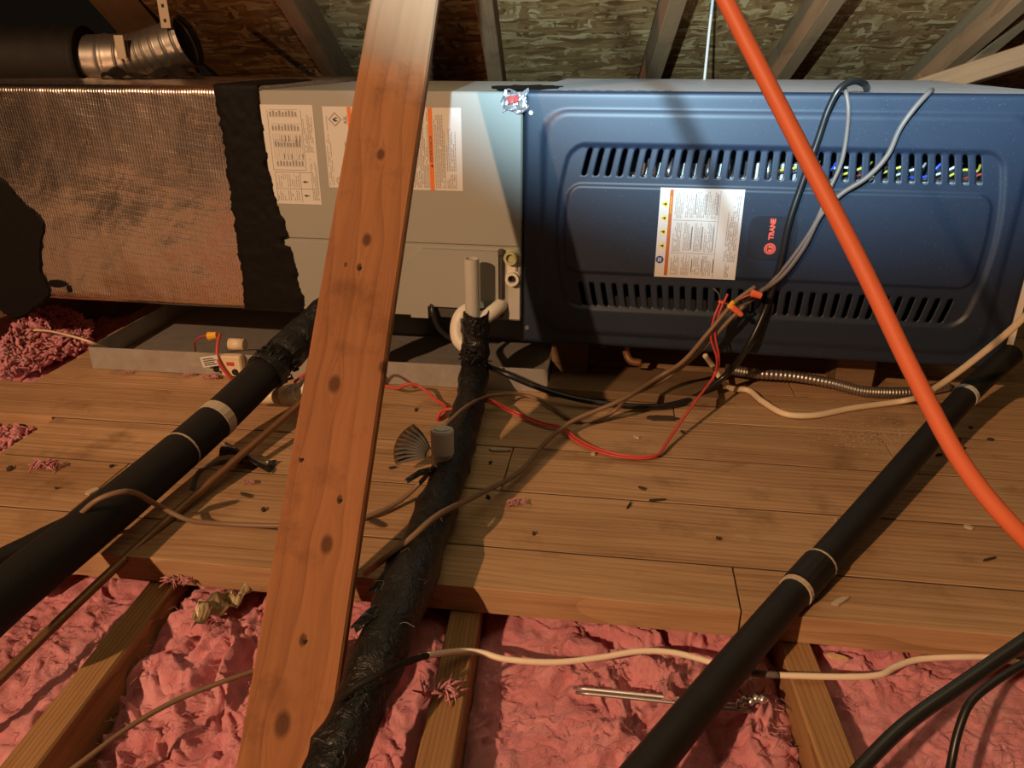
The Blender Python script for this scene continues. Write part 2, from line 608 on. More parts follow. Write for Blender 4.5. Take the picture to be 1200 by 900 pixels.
M['red'] = plain('red_wire_insulation', (0.52, 0.06, 0.05), 0.45, 0, 0.1, 40)
M['yellow'] = plain('yellow_plastic', (0.80, 0.42, 0.03), 0.45)
M['orange_nut'] = plain('orange_red_plastic', (0.85, 0.17, 0.08), 0.5)
M['orange'] = plain('orange_cord_jacket', (0.62, 0.135, 0.055), 0.55, 0, 0.06, 60)
M['label'] = plain('label_paper', (0.68, 0.665, 0.63), 0.5, 0, 0.02, 10)
M['ink'] = plain('label_ink', (0.05, 0.045, 0.04), 0.7)
M['inkgrey'] = plain('label_grey_ink', (0.30, 0.28, 0.265), 0.7)
M['stripe'] = plain('label_orange_stripe', (0.80, 0.20, 0.03), 0.5, 0, 0.05)
M['stripe_brown'] = plain('label_rust_stripe', (0.50, 0.13, 0.025), 0.5, 0, 0.2, 120)
M['lab_yellow'] = plain('label_yellow', (0.80, 0.62, 0.05), 0.5)
M['lab_blue'] = plain('label_blue', (0.03, 0.08, 0.27), 0.5)
M['logo_red'] = plain('logo_red', (0.80, 0.13, 0.08), 0.45)
M['badge'] = plain('badge_plastic', (0.020, 0.025, 0.035), 0.35)
M['steel'] = plain('steel_screw', (0.6, 0.6, 0.6), 0.35, 0.9)
M['flexsleeve'] = plain('dark_flex_sleeve', (0.008, 0.006, 0.004), 0.7, 0, 0.3, 20, 0.5, 60, 0.3)
M['kraft'] = plain('crumpled_foil_paper', (0.30, 0.23, 0.13), 0.45, 0.25, 0.5, 40, 0.9, 70)
M['silver'] = plain('crumpled_silver_tape', (0.72, 0.70, 0.72), 0.3, 0.8, 0.3, 60, 0.9, 110)
M['drywall'] = plain('drywall_back', (0.28, 0.24, 0.20), 0.9)
M['felt'] = plain('roofing_felt', (0.02, 0.02, 0.02), 0.9)
M['splinter'] = plain('wood_splinter', (0.62, 0.42, 0.22), 0.8, 0, 0.2)
M['darkbit'] = plain('dark_debris', (0.05, 0.03, 0.02), 0.9, 0, 0.3)
M['palebit'] = plain('pale_debris', (0.46, 0.38, 0.29), 0.85, 0, 0.2)
M['conduit'] = galv('flexible_conduit', (0.5, 0.48, 0.45), 0.38, 0.9)
M['scrapgrey'] = plain('scrap_grey_plastic', (0.10, 0.10, 0.09), 0.6)
M['bluewire'] = plain('blue_wire', (0.05, 0.10, 0.7), 0.4)
M['yellowwire'] = plain('yellow_wire', (0.8, 0.65, 0.08), 0.4)
M['greengrey'] = plain('yellowed_plug', (0.45, 0.45, 0.25), 0.5, 0, 0.15, 60, .4, 90)


def board_matrix(p0, p1, wdir):
    """frame with X from p0 to p1, Y along wdir (made perpendicular), Z = thickness"""
    p0 = Vector(p0); p1 = Vector(p1)
    x = (p1 - p0).normalized()
    y = Vector(wdir); y = (y - x * y.dot(x)).normalized()
    z = x.cross(y)
    return Matrix(((x.x, y.x, z.x, p0.x), (x.y, y.y, z.y, p0.y), (x.z, y.z, z.z, p0.z), (0, 0, 0, 1)))


def board(name, p0, p1, wdir, width, thick, mat, parent=None, bev=0.002):
    Mx = board_matrix(p0, p1, wdir)
    L = (Vector(p1) - Vector(p0)).length
    m = MB().bbox((0, -width / 2, -thick / 2), (L, width / 2, thick / 2), bev)
    if parent is None:
        return m.build(name, mat, None, True, Mx)
    o = m.build(name, mat, parent, True)
    o.matrix_local = WM[parent].inverted() @ Mx
    WM[o] = Mx
    return o


# ================================================================== STRUCTURE
rnd = random.Random(4)
PS = -0.14                                   # planks run along (1, PS)
PE = Vector((1, PS, 0)).normalized()
PN = Vector((-PS, 1, 0)).normalized()        # across the planks, away from the camera
JD = Vector((0.08, 1, 0)).normalized()       # joists


def pv(X, v):
    """point on the plank field: world X and row coordinate v = Y - PS*X"""
    return Vector((X, v + PS * X, 0))


fl = MB().box((-3.2, -1.2, -0.185), (3.2, 4.2, -0.17)).build('floor', M['drywall'])
tag(fl, kind='structure')
rows = [0.757, 0.846, 0.990, 1.130, 1.270, 1.410, 1.550, 1.690, 1.830, 1.970, 2.110]
ends = {0: [-1.6, 0.275, 1.7], 1: [-1.6, -0.62, 1.7], 2: [-0.83, -0.007, 1.25, 1.7], 3: [-1.6, 0.62, 1.7], 4: [-0.945, 0.3, 1.7],
        5: [-0.93, 0.55, 1.7], 6: [-0.93, 1.7], 7: [-0.95, 1.7], 8: [-0.93, 1.7], 9: [-0.94, 1.7]}
for r in range(len(rows) - 1):
    v0, v1 = rows[r] + 0.0016, rows[r + 1] - 0.0016
    for e0, e1 in zip(ends[r][:-1], ends[r][1:]):
        zj = rnd.uniform(-0.0009, 0.0)
        vm = (v0 + v1) / 2
        a = pv(e0 + 0.001, vm) + Vector((0, 0, -0.019 + zj)); b = pv(e1 - 0.001, vm) + Vector((0, 0, -0.019 + zj))
        board('plank', a, b, PN, (v1 - v0) * PN.y, 0.038, M['plank'], fl, 0.0007)

for r in range(1, len(rows) - 1):             # dark filler strips set into the seams
    e0 = max(ends[r - 1][0], ends[r][0])
    q = Vector((0, 0, -0.0095))
    board('seam_filler', pv(e0 + .002, rows[r]) + q, pv(1.698, rows[r]) + q, PN, 0.0031, 0.0165, M['darkbit'], fl, 0.0003)

# ceiling: the sloping roof deck, 6/12 pitch falling away from the camera
RY, RZ, RS = 2.25, 0.53, -0.49               # underside of the rafters: z = RZ + RS*(d - RY)
RD = Vector((0.05, 1, RS)).normalized()
RU = Vector((0.05 * 0 + 0, -RS, 1)).normalized()
RX = RU.cross(RD) * -1
RX = RD.cross(RU).normalized()


def roofpt(sx, d, up=0.0):
    """sx = position along the eave, d = horizontal distance, up = above the rafters' underside"""
    return Vector((sx + 0.05 * (d - RY), d, RZ + RS * (d - RY))) + RU * up


RM = Matrix(((1, 0.05, 0, 0), (0, 1, 0, 0), (0, RS, 1, 0), (0, 0, 0, 1)))
Mroof = Matrix(((RX.x, RD.x, RU.x, 0), (RX.y, RD.y, RU.y, 0), (RX.z, RD.z, RU.z, 0), (0, 0, 0, 1)))
org = roofpt(0, RY, 0)
Mroof.translation = org
ce = MB().box((-0.89, -5.4, 0.1015), (3.2, 2.9, 0.108)).build('ceiling', M['felt'], None, True, Mroof)
tag(ce, kind='structure')
for (x0, x1) in ((-0.885, 0.365), (0.369, 1.62), (1.624, 3.1)):
    for (y0, y1) in ((-5.3, -2.95), (-2.946, -0.60), (-0.596, 0.62), (0.624, 2.85)):
        m = MB().bbox((x0, y0, 0.0895), (x1, y1, 0.1015), 0.001)
        m.build('osb_panel', M['osb'], ce, True)

raf_labels = ['weathered rafter slanting behind the left labels of the grey cabinet', 'narrow rafter just right of the leaning board, above the grey cabinet',
              'rafter above the middle of the blue furnace, left of the thin hanging rod', 'rafter above the blue furnace directly right of the orange cord top',
              'shaded rafter at the upper right corner over the furnace']
for sx, lb in zip((-0.485, -0.045, 0.385, 0.735, 1.16), raf_labels):
    o = board('rafter', roofpt(sx, -1.2, 0.0445), roofpt(sx, 4.2, 0.0445), RX, 0.040, 0.089, M['rafter'])
    tag(o, lb, 'rafter', 'rafters under the roof deck')
o = board('valley_rafter', pY(75, -75, 1.95), pY(215, 90, 2.38), (1, .2, .3), 0.10, 0.045, M['rafter'])
tag(o, 'dark brown slanting beam at upper left above the round metal duct', 'rafter')
o = board('truss_web', pY(1058, 112, 2.12), pY(1300, 34, 1.98), (0.1, 0.25, 1), 0.050, 0.038, M['rafter'])
tag(o, 'pale diagonal truss board behind the furnace at upper right', 'board')
o = board('truss_web', pY(1085, 105, 2.30), pY(1230, -20, 2.0), (0.1, 0.25, 1), 0.089, 0.038, M['rafter'])
tag(o, 'dim brown board behind the pale truss board at upper right', 'board')

# joists: 16 inch centres
jx = {-1.26: 'joist at far left below the planks', -0.868: 'ceiling joist under the thick black pipe at lower left', -0.465: 'ceiling joist left of the leaning board, crossing pink insulation',
      -0.058: 'ceiling joist with bold grain beside the black taped pipe', 0.339: 'ceiling joist with a knot right of the black pipe, at the bottom', 0.745: 'ceiling joist at the lower right corner under black cables',
      1.15: 'joist right of the picture under the planks'}
for x, lb in jx.items():
    a = Vector((x, 0.77, -0.1085)) - JD * 0.95
    b = Vector((x, 0.77, -0.1085)) + JD * 1.6
    o = board('ceiling_joist', a, b, (1, 0, 0), 0.038, 0.137, M['joist'], None, 0.0025)
    tag(o, lb, 'joist', 'ceiling joists under the planks')
o = board('edge_board', pz(0, 452, 0.0) + Vector((-0.22, -.1, .0)), pz(75, 374, 0.03) + Vector((-0.03, 0.2, -0.02)), (0, 0, 1), 0.12, 0.038, M['block'])
tag(o, 'dark board running back behind the shredded pink insulation at left', 'board')

# ================================================================== PINK INSULATION
def batt(xl, xr, y0, y1, base, amp, seed, label, step=0.0028, cover=True, slope=0.08):
    nu = int((xr - xl) / step); nv = int((y1 - y0) / step)
    A, Bv = np.meshgrid(np.linspace(0, 1, nu), np.linspace(y0, y1, nv))
    X = xl + (xr - xl) * A + 0.08 * (Bv - 0.77)
    Y = Bv.copy()
    wx = (fbm(X * 11, Y * 11, seed + 50, 3) - .5) * 0.10
    wy = (fbm(X * 11 + 40, Y * 11, seed + 60, 3) - .5) * 0.10
    X2, Y2 = X + wx, Y + wy
    big = fbm(X2 * 7, Y2 * 7, seed, 3)
    rid = 1 - np.abs(2 * fbm(X2 * 19, Y2 * 15, seed + 7, 3) - 1)
    rid2 = 1 - np.abs(2 * fbm(X2 * 46, Y2 * 40, seed + 9, 3) - 1)
    fine = fbm(X2 * 120, Y2 * 120, seed + 11, 3)
    patch = np.clip((fbm(X * 5, Y * 5, seed + 33, 2) - .38) * 4, 0, 1)          # smooth and torn areas
    strand = fbm(X2 * 60 + Y2 * 25, Y2 * 190 - X2 * 60, seed + 17, 2)
    h = amp * (0.8 * (big - .5) + (0.15 + 0.85 * patch) * (0.62 * (rid ** 2.0 - .45) + 0.34 * (rid2 ** 2 - .4)) + 0.16 * (fine - .5) + 0.10 * (strand - .5))
    edge = np.minimum(A, 1 - A) * (xr - xl)
    h = h - 0.022 * np.exp(-edge / 0.016)
    Z = base + h - slope * np.clip(0.74 - Bv, 0, 0.35)
    dx = amp * 0.45 * (fbm(X * 26, Y * 26, seed + 70, 3) - .5)
    dy = amp * 0.5 * (fbm(X * 26, Y * 26 + 30, seed + 80, 3) - .5)
    k = np.clip(edge / 0.02, 0, 1)
    X = X + dx * k; Y = Y + dy
    if cover:
        under = (Y - PS * X) > rows[0] - 0.012
        Z = np.where(under, np.minimum(Z, -0.043), Z)
    V = np.stack([X, Y, Z], -1)
    mb = npgrid(V, nu, nv)
    o = mb.build('insulation_batt', M['pink'], None, smooth=True)
    tag(o, label, 'insulation', 'pink insulation between the joists')
    # loose fibres on top, too many to count
    r2 = random.Random(seed)
    fb = MB()
    for _ in range(2600):
        i = r2.randrange(2, nu - 2); j = r2.randrange(2, nv - 2)
        p = Vector(V[j, i])
        if (p.y - PS * p.x) > rows[0] - 0.02 or p.y < 0.3: continue
        L = r2.uniform(0.005, 0.022); a = r2.uniform(0, 6.28)
        d = Vector((math.cos(a), math.sin(a), r2.uniform(-.15, .35))).normalized() * L
        q = Vector((r2.uniform(-1, 1), r2.uniform(-1, 1), r2.uniform(0, 1))) * L * .35
        fb.tube([p - Vector((0, 0, .001)), p + d * .5 + q, p + d], [0.0005, 0.0004, 0.0002], 3, False)
    if fb.v:
        f = fb.build('loose_fibre', M['pink'], o)
        f['kind'] = 'stuff'
    return o


batt(-1.245, -0.888, 0.10, 1.95, -0.052, 0.055, 11, 'pink insulation under the thick black pipe at far left', 0.0045, False)
batt(-0.849, -0.484, 0.10, 0.98, -0.066, 0.055, 12, 'pink insulation left of the left joist, under the copper pipe')
batt(-0.446, -0.077, 0.10, 0.95, -0.072, 0.050, 13, 'pink insulation around the leaning board, with crumpled paper on it', slope=0.22)
batt(-0.039, 0.320, 0.10, 0.92, -0.064, 0.055, 14, 'torn pink insulation below the white cable and metal strap')
batt(0.358, 0.726, 0.10, 0.90, -0.062, 0.050, 15, 'pink insulation at lower right under the black cables')
batt(0.764, 1.131, 0.10, 0.86, -0.062, 0.050, 16, 'pink insulation beyond the lower right corner', 0.006)

# shredded heap at the left end of the planks
r3 = random.Random(8)
hp = MB()
for i in range(1500):
    t = r3.random(); s = r3.random()
    x = 8 + t * 104; yb = 447 - t * 37
    y = yb - s * (24 + 34 * math.sin(math.pi * min(1, t * 1.05)))
    p = pz(x, y, -0.012) + Vector((-0.03, 0.035, 0))
    p.z = -0.02 + 0.07 * (1 - abs(2 * s - 1)) ** .7 * (0.35 + 0.65 * math.sin(math.pi * (0.1 + .8 * t))) + r3.uniform(-.01, .006)
    if p.x > -0.915 and p.y - PS * p.x < 1.28: continue
    L = r3.uniform(0.006, 0.016)
    d = Vector((r3.uniform(-1, 1), r3.uniform(-1, 1), r3.uniform(-.6, .9))).normalized()
    u = d.orthogonal().normalized(); u.rotate(Matrix.Rotation(r3.uniform(0, 6.3), 3, d))
    n = d.cross(u)
    pts = [p - d * L + n * L * .3, p, p + d * L + n * L * .5]
    hp.tube([p - d * L + n * L * r3.uniform(-.5, .5), p, p + d * L + n * L * r3.uniform(-.5, .5)], [L * .28, L * .42, L * .15], 5, True, (1, 0.45))
o = hp.build('shredded_insulation', M['pink'], None, smooth=True)
tag(o, 'loose heap of shredded pink insulation at the left end of the planks', 'insulation', kind='stuff')
hp = MB()
for i in range(420):
    x = r3.uniform(-12, 40); y = r3.uniform(500, 526)
    p = pz(x, y, -0.03); p.z += r3.uniform(-.012, .012)
    if p.x > -0.84 or not (1.0 < p.y - PS * p.x < 1.12): continue
    L = r3.uniform(0.005, 0.012)
    d = Vector((r3.uniform(-1, 1), r3.uniform(-1, 1), r3.uniform(-.3, .5))).normalized()
    hp.tube([p - d * L, p + Vector((0, 0, L * .3)), p + d * L], [L * .3, L * .4, L * .15], 5, True, (1, 0.5))
o = hp.build('shredded_insulation', M['pink'], None, smooth=True)
tag(o, 'small patch of shredded pink insulation in the notch at far left', 'insulation', kind='stuff')

# ================================================================== FURNACE (blue)
fur = thing('gas_furnace', 'dark blue furnace lying on its side with slotted front and paper label', 'furnace', M=FM)
W_, H_, D_ = 0.852, 0.445, 0.70
b = MB()
T = 0.004
b.box((0, 0.012, 0), (W_, D_, T)).box((0, 0.012, H_ - T), (W_, D_, H_)).box((0, 0.012, T), (T, D_, H_ - T)).box((W_ - T, 0.012, T), (W_, D_, H_ - T)).box((T, D_ - T, T), (W_ - T, D_, H_ - T))
body = b.build('casing', M['body'], fur, True)
# small slots along the top front edge
sl = MB()
for i in range(9):
    x = 0.05 + i * 0.021 + (0.012 if i > 4 else 0)
    sl.box((x, 0.022, H_ + 0.0001), (x + 0.012, 0.027, H_ + 0.0008))
sl.build('edge_slots', M['inner'], body, True)

# door: one pressed sheet with real slots; grid in a bowed frame
def sstep(x, a, c):
    t = np.clip((x - a) / (c - a), 0, 1); return t * t * (3 - 2 * t)


DX, DZ = 0.419, 0.2175
NS, SP, HWD = 32, 0.02085, 0.0042
cs = [(i - (NS - 1) / 2) * SP for i in range(NS)]
cols = []      # (s, slot index or -1, side)
for i, c in enumerate(cs):
    cols += [(c - HWD, i, -1), (c, i, 0), (c + HWD, i, 1)]
    if i < NS - 1:
        g0, g1 = c + HWD, cs[i + 1] - HWD
        cols += [(g0 + (g1 - g0) * q / 4, -1, 0) for q in (1, 2, 3)]
left = cs[0] - HWD; HX = DX - 0.001
k = int((HX + left) / 0.0028)
cols = [(-HX + (left + HX) * q / k, -1, 0) for q in range(k)] + cols + [(-left + (HX + left) * q / k, -1, 0) for q in range(1, k + 1)]
slotz = [(0.0925, 0.1385), (-0.1390, -0.0960)]
rz = set()
for z0, z1 in slotz:
    for d_ in (0, 0.0013, HWD): rz |= {round(z0 + d_, 5), round(z1 - d_, 5)}
fixed = sorted(rz)
allz = list(fixed)
zz = -DZ
while zz < H_ - DZ + 1e-6:
    if min(abs(zz - q) for q in fixed) > 0.0012: allz.append(zz)
    zz += 0.0027
allz = sorted(allz)
if H_ - DZ - allz[-1] > 1e-4: allz.append(H_ - DZ)


def rrect(x, z, hx, hz, r, cx=0, cz=0):
    qx = np.abs(x - cx) - hx + r; qz = np.abs(z - cz) - hz + r
    return np.hypot(np.maximum(qx, 0), np.maximum(qz, 0)) + np.minimum(np.maximum(qx, qz), 0) - r


SS = np.array([c[0] for c in cols]); ZZ = np.array(allz)
S2, Z2 = np.meshgrid(SS, ZZ)
S2 = S2.copy()
for ci, (s_, sid, side) in enumerate(cols):
    if sid < 0 or side == 0: continue
    for z0, z1 in slotz:
        for d_, kf in ((0, .32), (0.0013, .72)):
            for zt in (z0 + d_, z1 - d_):
                ri = int(np.argmin(np.abs(ZZ - round(zt, 5))))
                S2[ri, ci] = cs[sid] + side * HWD * kf
ww = 1 - sstep(np.abs(S2), 0.366, 0.412)
Xd = DX + S2 * (1 - 3.1 * Z2 ** 2 * ww)
outer = rrect(Xd, Z2 + DZ, 0.386, 0.198, 0.045, 0.417, 0.22)
inner = rrect(S2, Z2, 0.363, 0.147, 0.028)
cent = rrect(S2, Z2, 0.347, 0.080, 0.024)
hgt = 0.0045 * (1 - sstep(outer, -0.011, 0.0)) + 0.0012 * np.exp(-((outer + 0.004) / 0.003) ** 2)
hgt = hgt - 0.0045 * (1 - sstep(inner, -0.008, 0.0)) + 0.0042 * (1 - sstep(cent, -0.006, 0.0))
ed = np.minimum(np.minimum(Xd, 2 * DX - Xd), np.minimum(Z2 + DZ, H_ - DZ - Z2))
hgt = hgt - 0.004 * np.exp(-ed / 0.0022)
V = np.stack([Xd, -hgt - 0.004, Z2 + DZ], -1)
dm = MB(); nu, nv = len(SS), len(ZZ)
dm.v = [Vector(p) for p in V.reshape(-1, 3)]
for j in range(nv - 1):
    zc = (ZZ[j] + ZZ[j + 1]) / 2
    ins = any(z0 < zc < z1 for z0, z1 in slotz)
    for i in range(nu - 1):
        if ins and cols[i][1] >= 0 and cols[i + 1][1] == cols[i][1]: continue
        a = j * nu + i
        dm.f.append((a, a + 1, a + nu + 1, a + nu))
# returned rim so that the door has depth
n0 = len(dm.v)
rim = [(0.0, 0.0), (2 * DX, 0.0), (2 * DX, H_), (0.0, H_)]
for (x, z) in rim: dm.v.append(Vector((min(max(x, .001), 2 * DX - .001), 0.001, z)))
for (x, z) in rim: dm.v.append(Vector((min(max(x, .001), 2 * DX - .001), 0.0125, z)))
for i in range(4):
    j = (i + 1) % 4
    dm.f.append((n0 + i, n0 + j, n0 + 4 + j, n0 + 4 + i))
door = dm.build('door_panel', M['blue'], fur, True, smooth=True)
md = door.modifiers.new('sheet', 'SOLIDIFY'); md.thickness = 0.0012; md.offset = -1
for (x, z) in ((0.012, 0.411), (0.008, 0.028)):
    s_ = MB().tube([(x, -0.004, z), (x, -0.0062, z)], [0.0048, 0.0036], 12)
    s_.build('screw', M['steel'], door, True)

# inside: dark baffle, burner shelf and wiring seen through the slots
MB().box((0.01, 0.09, 0.01), (W_ - 0.01, 0.094, H_ - 0.01)).build('baffle', M['inner'], fur, True)
MB().box((0.17, 0.045, 0.300), (0.80, 0.088, 0.306)).box((0.2, 0.060, 0.306), (0.34, 0.088, 0.326)).box((0.38, 0.050, 0.306), (0.50, 0.088, 0.33)).build('burner_shelf', M['pan'], fur, True)
rw = random.Random(3)
for i in range(12):
    x = 0.44 + i * 0.028
    mat = [M['yellowwire'], M['white'], M['bluewire'], M['white'], M['yellowwire'], M['red']][i % 6]
    pts = [(x - 0.02, 0.05, 0.312), (x, 0.022 + rw.uniform(0, .01), 0.318 + rw.uniform(0, .012)), (x + 0.014, 0.02, 0.330 + rw.uniform(-.01, .01)), (x + 0.03, 0.05, 0.336)]
    MB().tube(catmull(pts, 4), 0.0022, 6).build('inner_wire', mat, fur, True, smooth=True)
for i in range(8):
    x = 0.215 + i * 0.033
    MB().tube([(x, 0.03, 0.306), (x, 0.03, 0.316 + rw.uniform(0, .02)), (x + 0.004, 0.05, 0.335)], 0.004, 8).build('burner_tube', M['steel'], fur, True, smooth=True)
# pale flange of the casing showing beyond the door
MB().box((2 * DX + 0.001, 0.004, 0.004), (W_ - 0.001, 0.0118, H_ - 0.004)).build('side_flange', M['white'], fur, True)


# ---- printed labels ------------------------------------------------------
def fr(x0, z0, x1, z1, y, m):
    """flat printed rectangle on a front plane (local furnace frame)"""
    m.v += [Vector((x0, y, z0)), Vector((x1, y, z0)), Vector((x1, y, z1)), Vector((x0, y, z1))]
    n = len(m.v) - 4
    m.f.append((n, n + 1, n + 2, n + 3))


def textcols(m, x0, x1, z0, z1, y, pitch, r, wd=0.45, dens=.86):
    """columns of illegible fine print, reading bottom to top"""
    x = x0
    while x < x1:
        z = z0
        end = z1 - r.random() ** 3 * (z1 - z0) * .5
        while z < end:
            L = r.uniform(0.002, 0.007)
            if r.random() < dens: fr(x, z, x + pitch * wd, min(z + L, end), y, m)
            z += L + 0.0009
        x += pitch


def rot_text(txt, size, x, z, y, bold=0.0):
    """lettering turned a quarter to the left, on the front plane"""
    Mx = Matrix(((0, -1, 0, x), (0, 0, -1, y), (1, 0, 0, z), (0, 0, 0, 1)))
    return text_mb(txt, size, Mx, 0.0, bold)


def ring(m, cx, cz, ro, ri, y, n=24):
    b0 = len(m.v)
    for k in range(n):
        a = 2 * math.pi * k / n
        m.v += [Vector((cx + ro * math.cos(a), y, cz + ro * math.sin(a))), Vector((cx + ri * math.cos(a), y, cz + ri * math.sin(a)))]
    for k in range(n):
        a = b0 + 2 * k; c = b0 + 2 * ((k + 1) % n)
        m.f.append((a, c, c + 1, a + 1))


def disc(m, cx, cz, r_, y, n=24):
    m.poly([(cx + r_ * math.cos(2 * math.pi * k / n), y, cz + r_ * math.sin(2 * math.pi * k / n)) for k in range(n)])


rl = random.Random(21)
# furnace warning label (raised centre of the door is at y = -0.0082)
YL = -0.0086
lb = MB().box((0.236, YL, 0.139), (0.375, YL + 0.0006, 0.294)).build('warning_label', M['label'], fur, True)
lb['label'] = 'white paper label with rust stripe, yellow triangles and fine print'
yp = YL - 0.0002
m = MB(); fr(0.2525, 0.142, 0.2585, 0.291, yp, m); m.build('rust_stripe', M['stripe_brown'], lb, True)
rot_text('ADVERTENCIA', 0.0045, 0.2555, 0.265, yp - .0001).build('stripe_lettering', M['lab_yellow'], lb, True)
for z in (0.2665, 0.2425, 0.219, 0.1945):
    m = MB().poly([(0.2445 - 0.006, yp, z), (0.2445 + 0.005, yp, z - 0.0065), (0.2445 + 0.005, yp, z + 0.0065)])
    m.build('warning_triangle', M['lab_yellow'], lb, True)
    q = MB(); disc(q, 0.2465, z, 0.0022, yp - .0001, 8); fr(0.2425, z - .0007, 0.2465, z + .0007, yp - .0001, q); q.build('triangle_mark', M['ink'], lb, True)
m = MB(); disc(m, 0.2435, 0.170, 0.0068, yp); m.build('blue_disc', M['lab_blue'], lb, True)
m = MB(); fr(0.2405, 0.1665, 0.2425, 0.1735, yp - .0001, m); fr(0.2440, 0.1665, 0.2460, 0.1735, yp - .0001, m); m.build('disc_mark', M['label'], lb, True)
m = MB()
for (za, zb) in ((0.143, 0.180), (0.185, 0.237), (0.242, 0.289)):
    for (xa, xb) in ((0.263, 0.277), (0.281, 0.295), (0.299, 0.312), (0.316, 0.332)):
        textcols(m, xa, xb, za + rl.uniform(0, .003), zb, yp, 0.0024, rl, 0.42, 0.9)
textcols(m, 0.352, 0.370, 0.170, 0.286, yp, 0.0028, rl, 0.42, 0.85)
textcols(m, 0.3555, 0.363, 0.143, 0.168, yp, 0.0026, rl, 0.5, 0.95)
m.build('fine_print', M['inkgrey'], lb, True)['kind'] = 'stuff'
m = MB()
for z in (0.1825, 0.2395): fr(0.261, z, 0.334, z + .0005, yp, m)
fr(0.336, 0.142, 0.3365, 0.291, yp, m)
for x in (0.298, 0.3155, 0.3345): fr(x, 0.150, x + .0011, 0.174, yp, m); fr(x - .004, 0.19, x - .0029, 0.230, yp, m); fr(x - .002, 0.25, x - .0009, 0.285, yp, m)
m.build('rule_lines', M['ink'], lb, True)

# badge with round emblem and name
bd = []
for k in range(28):
    a = 2 * math.pi * k / 28
    c, s_ = math.cos(a), math.sin(a)
    bd.append(Vector((0.428 + 0.0395 * math.copysign(abs(c) ** .38, c), -0.0082, 0.2145 + 0.0375 * math.copysign(abs(s_) ** .38, s_))))
bo = MB().prism([p for p in bd], (0, -0.0016, 0)).build('name_badge', M['badge'], fur, True)
yb = -0.0100
m = MB(); disc(m, 0.4265, 0.1965, 0.0098, yb); m.build('round_emblem', M['logo_red'], bo, True)
m = MB(); ring(m, 0.4265, 0.1965, 0.0074, 0.0068, yb - .0001); fr(0.4225, 0.1955, 0.4305, 0.1972, yb - .0001, m); fr(0.4225, 0.1925, 0.4240, 0.2005, yb - .0001, m)
m.build('emblem_mark', M['badge'], bo, True)
rot_text('TRANE', 0.0112, 0.4265, 0.2300, yb, 0.0006).build('name_lettering', M['logo_red'], bo, True)

# sleepers and blocks that carry the furnace
def fl2w(x, y, z): return FM @ Vector((x, y, z))


o = board('sleeper_board', fl2w(0.05, 0.030, -0.0865), fl2w(0.37, 0.030, -0.0865), FN, 0.13, 0.018, M['block'])
tag(o, 'flat weathered board under the front of the blue furnace', 'board')
for i, (x, d, lbx) in enumerate(((0.085, 0.085, 'short wooden block under the left front corner of the furnace'), (0.63, 0.13, 'short wooden block under the furnace near its right end'))):
    o = board('support_block', fl2w(x - 0.035, d, -0.030), fl2w(x + 0.035, d, -0.030), FN, 0.085, 0.0765 if i == 0 else 0.095, M['block'])
    o.location.z -= 0.0092 if i == 0 else 0.0185
    tag(o, lbx, 'wood block')
o = board('sleeper_board', fl2w(0.0, 0.42, -0.0485), fl2w(0.85, 0.42, -0.0485), FN, 0.14, 0.095, M['block'])
tag(o, 'rear timber under the furnace, deep in shadow', 'board')

# ================================================================== COIL CABINET (grey)
CM = FM @ Matrix.Translation((-0.478, 0.004, 0.038))
cab = thing('coil_cabinet', 'grey sheet metal coil cabinet with white labels between duct and furnace', 'cabinet', M=CM)
CW, CH, CD = 0.474, 0.405, 0.53
ob = MB().bbox((0, 0.0, 0), (CW, CD, CH), 0.003).build('cabinet_body', M['cabinet'], cab, True)
MB().bbox((0.001, -0.0035, 0.1425), (CW - 0.001, 0.0005, CH - 0.001), 0.0015).build('upper_panel', M['cabinet'], cab, True)
MB().bbox((0.001, -0.0035, 0.001), (CW - 0.001, 0.0005, 0.1385), 0.0015).build('lower_panel', M['cabinet'], cab, True)
# raised access cover with pressed corner
ac = MB()
ac.prism([Vector(p) for p in ((0.262, -0.0035, 0.0), (0.296, -0.0035, 0.0), (0.296, -0.0035, 0.024), (0.356, -0.0035, 0.024), (0.356, -0.0035, 0.006), (0.433, -0.0035, 0.006), (0.433, -0.0035, 0.134), (0.290, -0.0035, 0.134), (0.262, -0.0035, 0.112))], (0, -0.010, 0))
cv = ac.build('access_cover', M['cabinet'], cab, True)
MB().bbox((0.434, -0.012, 0.010), (0.441, -0.003, 0.136), 0.002).build('cover_edge', M['cabinet_dark'], cab, True)
MB().bbox((0.432, -0.016, 0.126), (0.444, -0.006, 0.139), 0.003).build('cover_gasket', M['cabinet_dark'], cab, True)
MB().box((0.299, -0.0036, 0.001), (0.354, -0.003, 0.022)).build('cover_opening', M['cabinet_dark'], cab, True)
# drain ports
for (x, z, ro, mat, nm) in ((0.456, 0.124, 0.0125, M['greengrey'], 'drain_plug'), (0.459, 0.085, 0.0125, M['white'], 'drain_port')):
    p = MB()
    p.tube([(x, -0.003, z), (x, -0.008, z)], [ro * 1.15, ro * 1.1], 20)
    p.pipe([(x, -0.008, z), (x, -0.020, z)], ro, ro * 0.62)
    o = p.build(nm, M['white'] if nm == 'drain_port' else M['greengrey'], cab, True, smooth=False)
    q = MB().tube([(x, -0.0085, z), (x, -0.0135 if nm == 'drain_plug' else -0.009, z)], ro * 0.62, 16)
    q.build('plug_core' if nm == 'drain_plug' else 'port_hole', mat if nm == 'drain_plug' else M['inner'], o, True)
MB().bbox((0.447, -0.009, 0.085), (0.466, -0.003, 0.124), 0.003).build('port_bridge', M['white'], cab, True)
MB().bbox((0.450, -0.0065, 0.004), (0.472, -0.003, 0.072), 0.001).build('corner_strip', M['greyplastic'], cab, True)

yl = -0.0041
def C_(x, z): return x + 0.478, z - 0.038


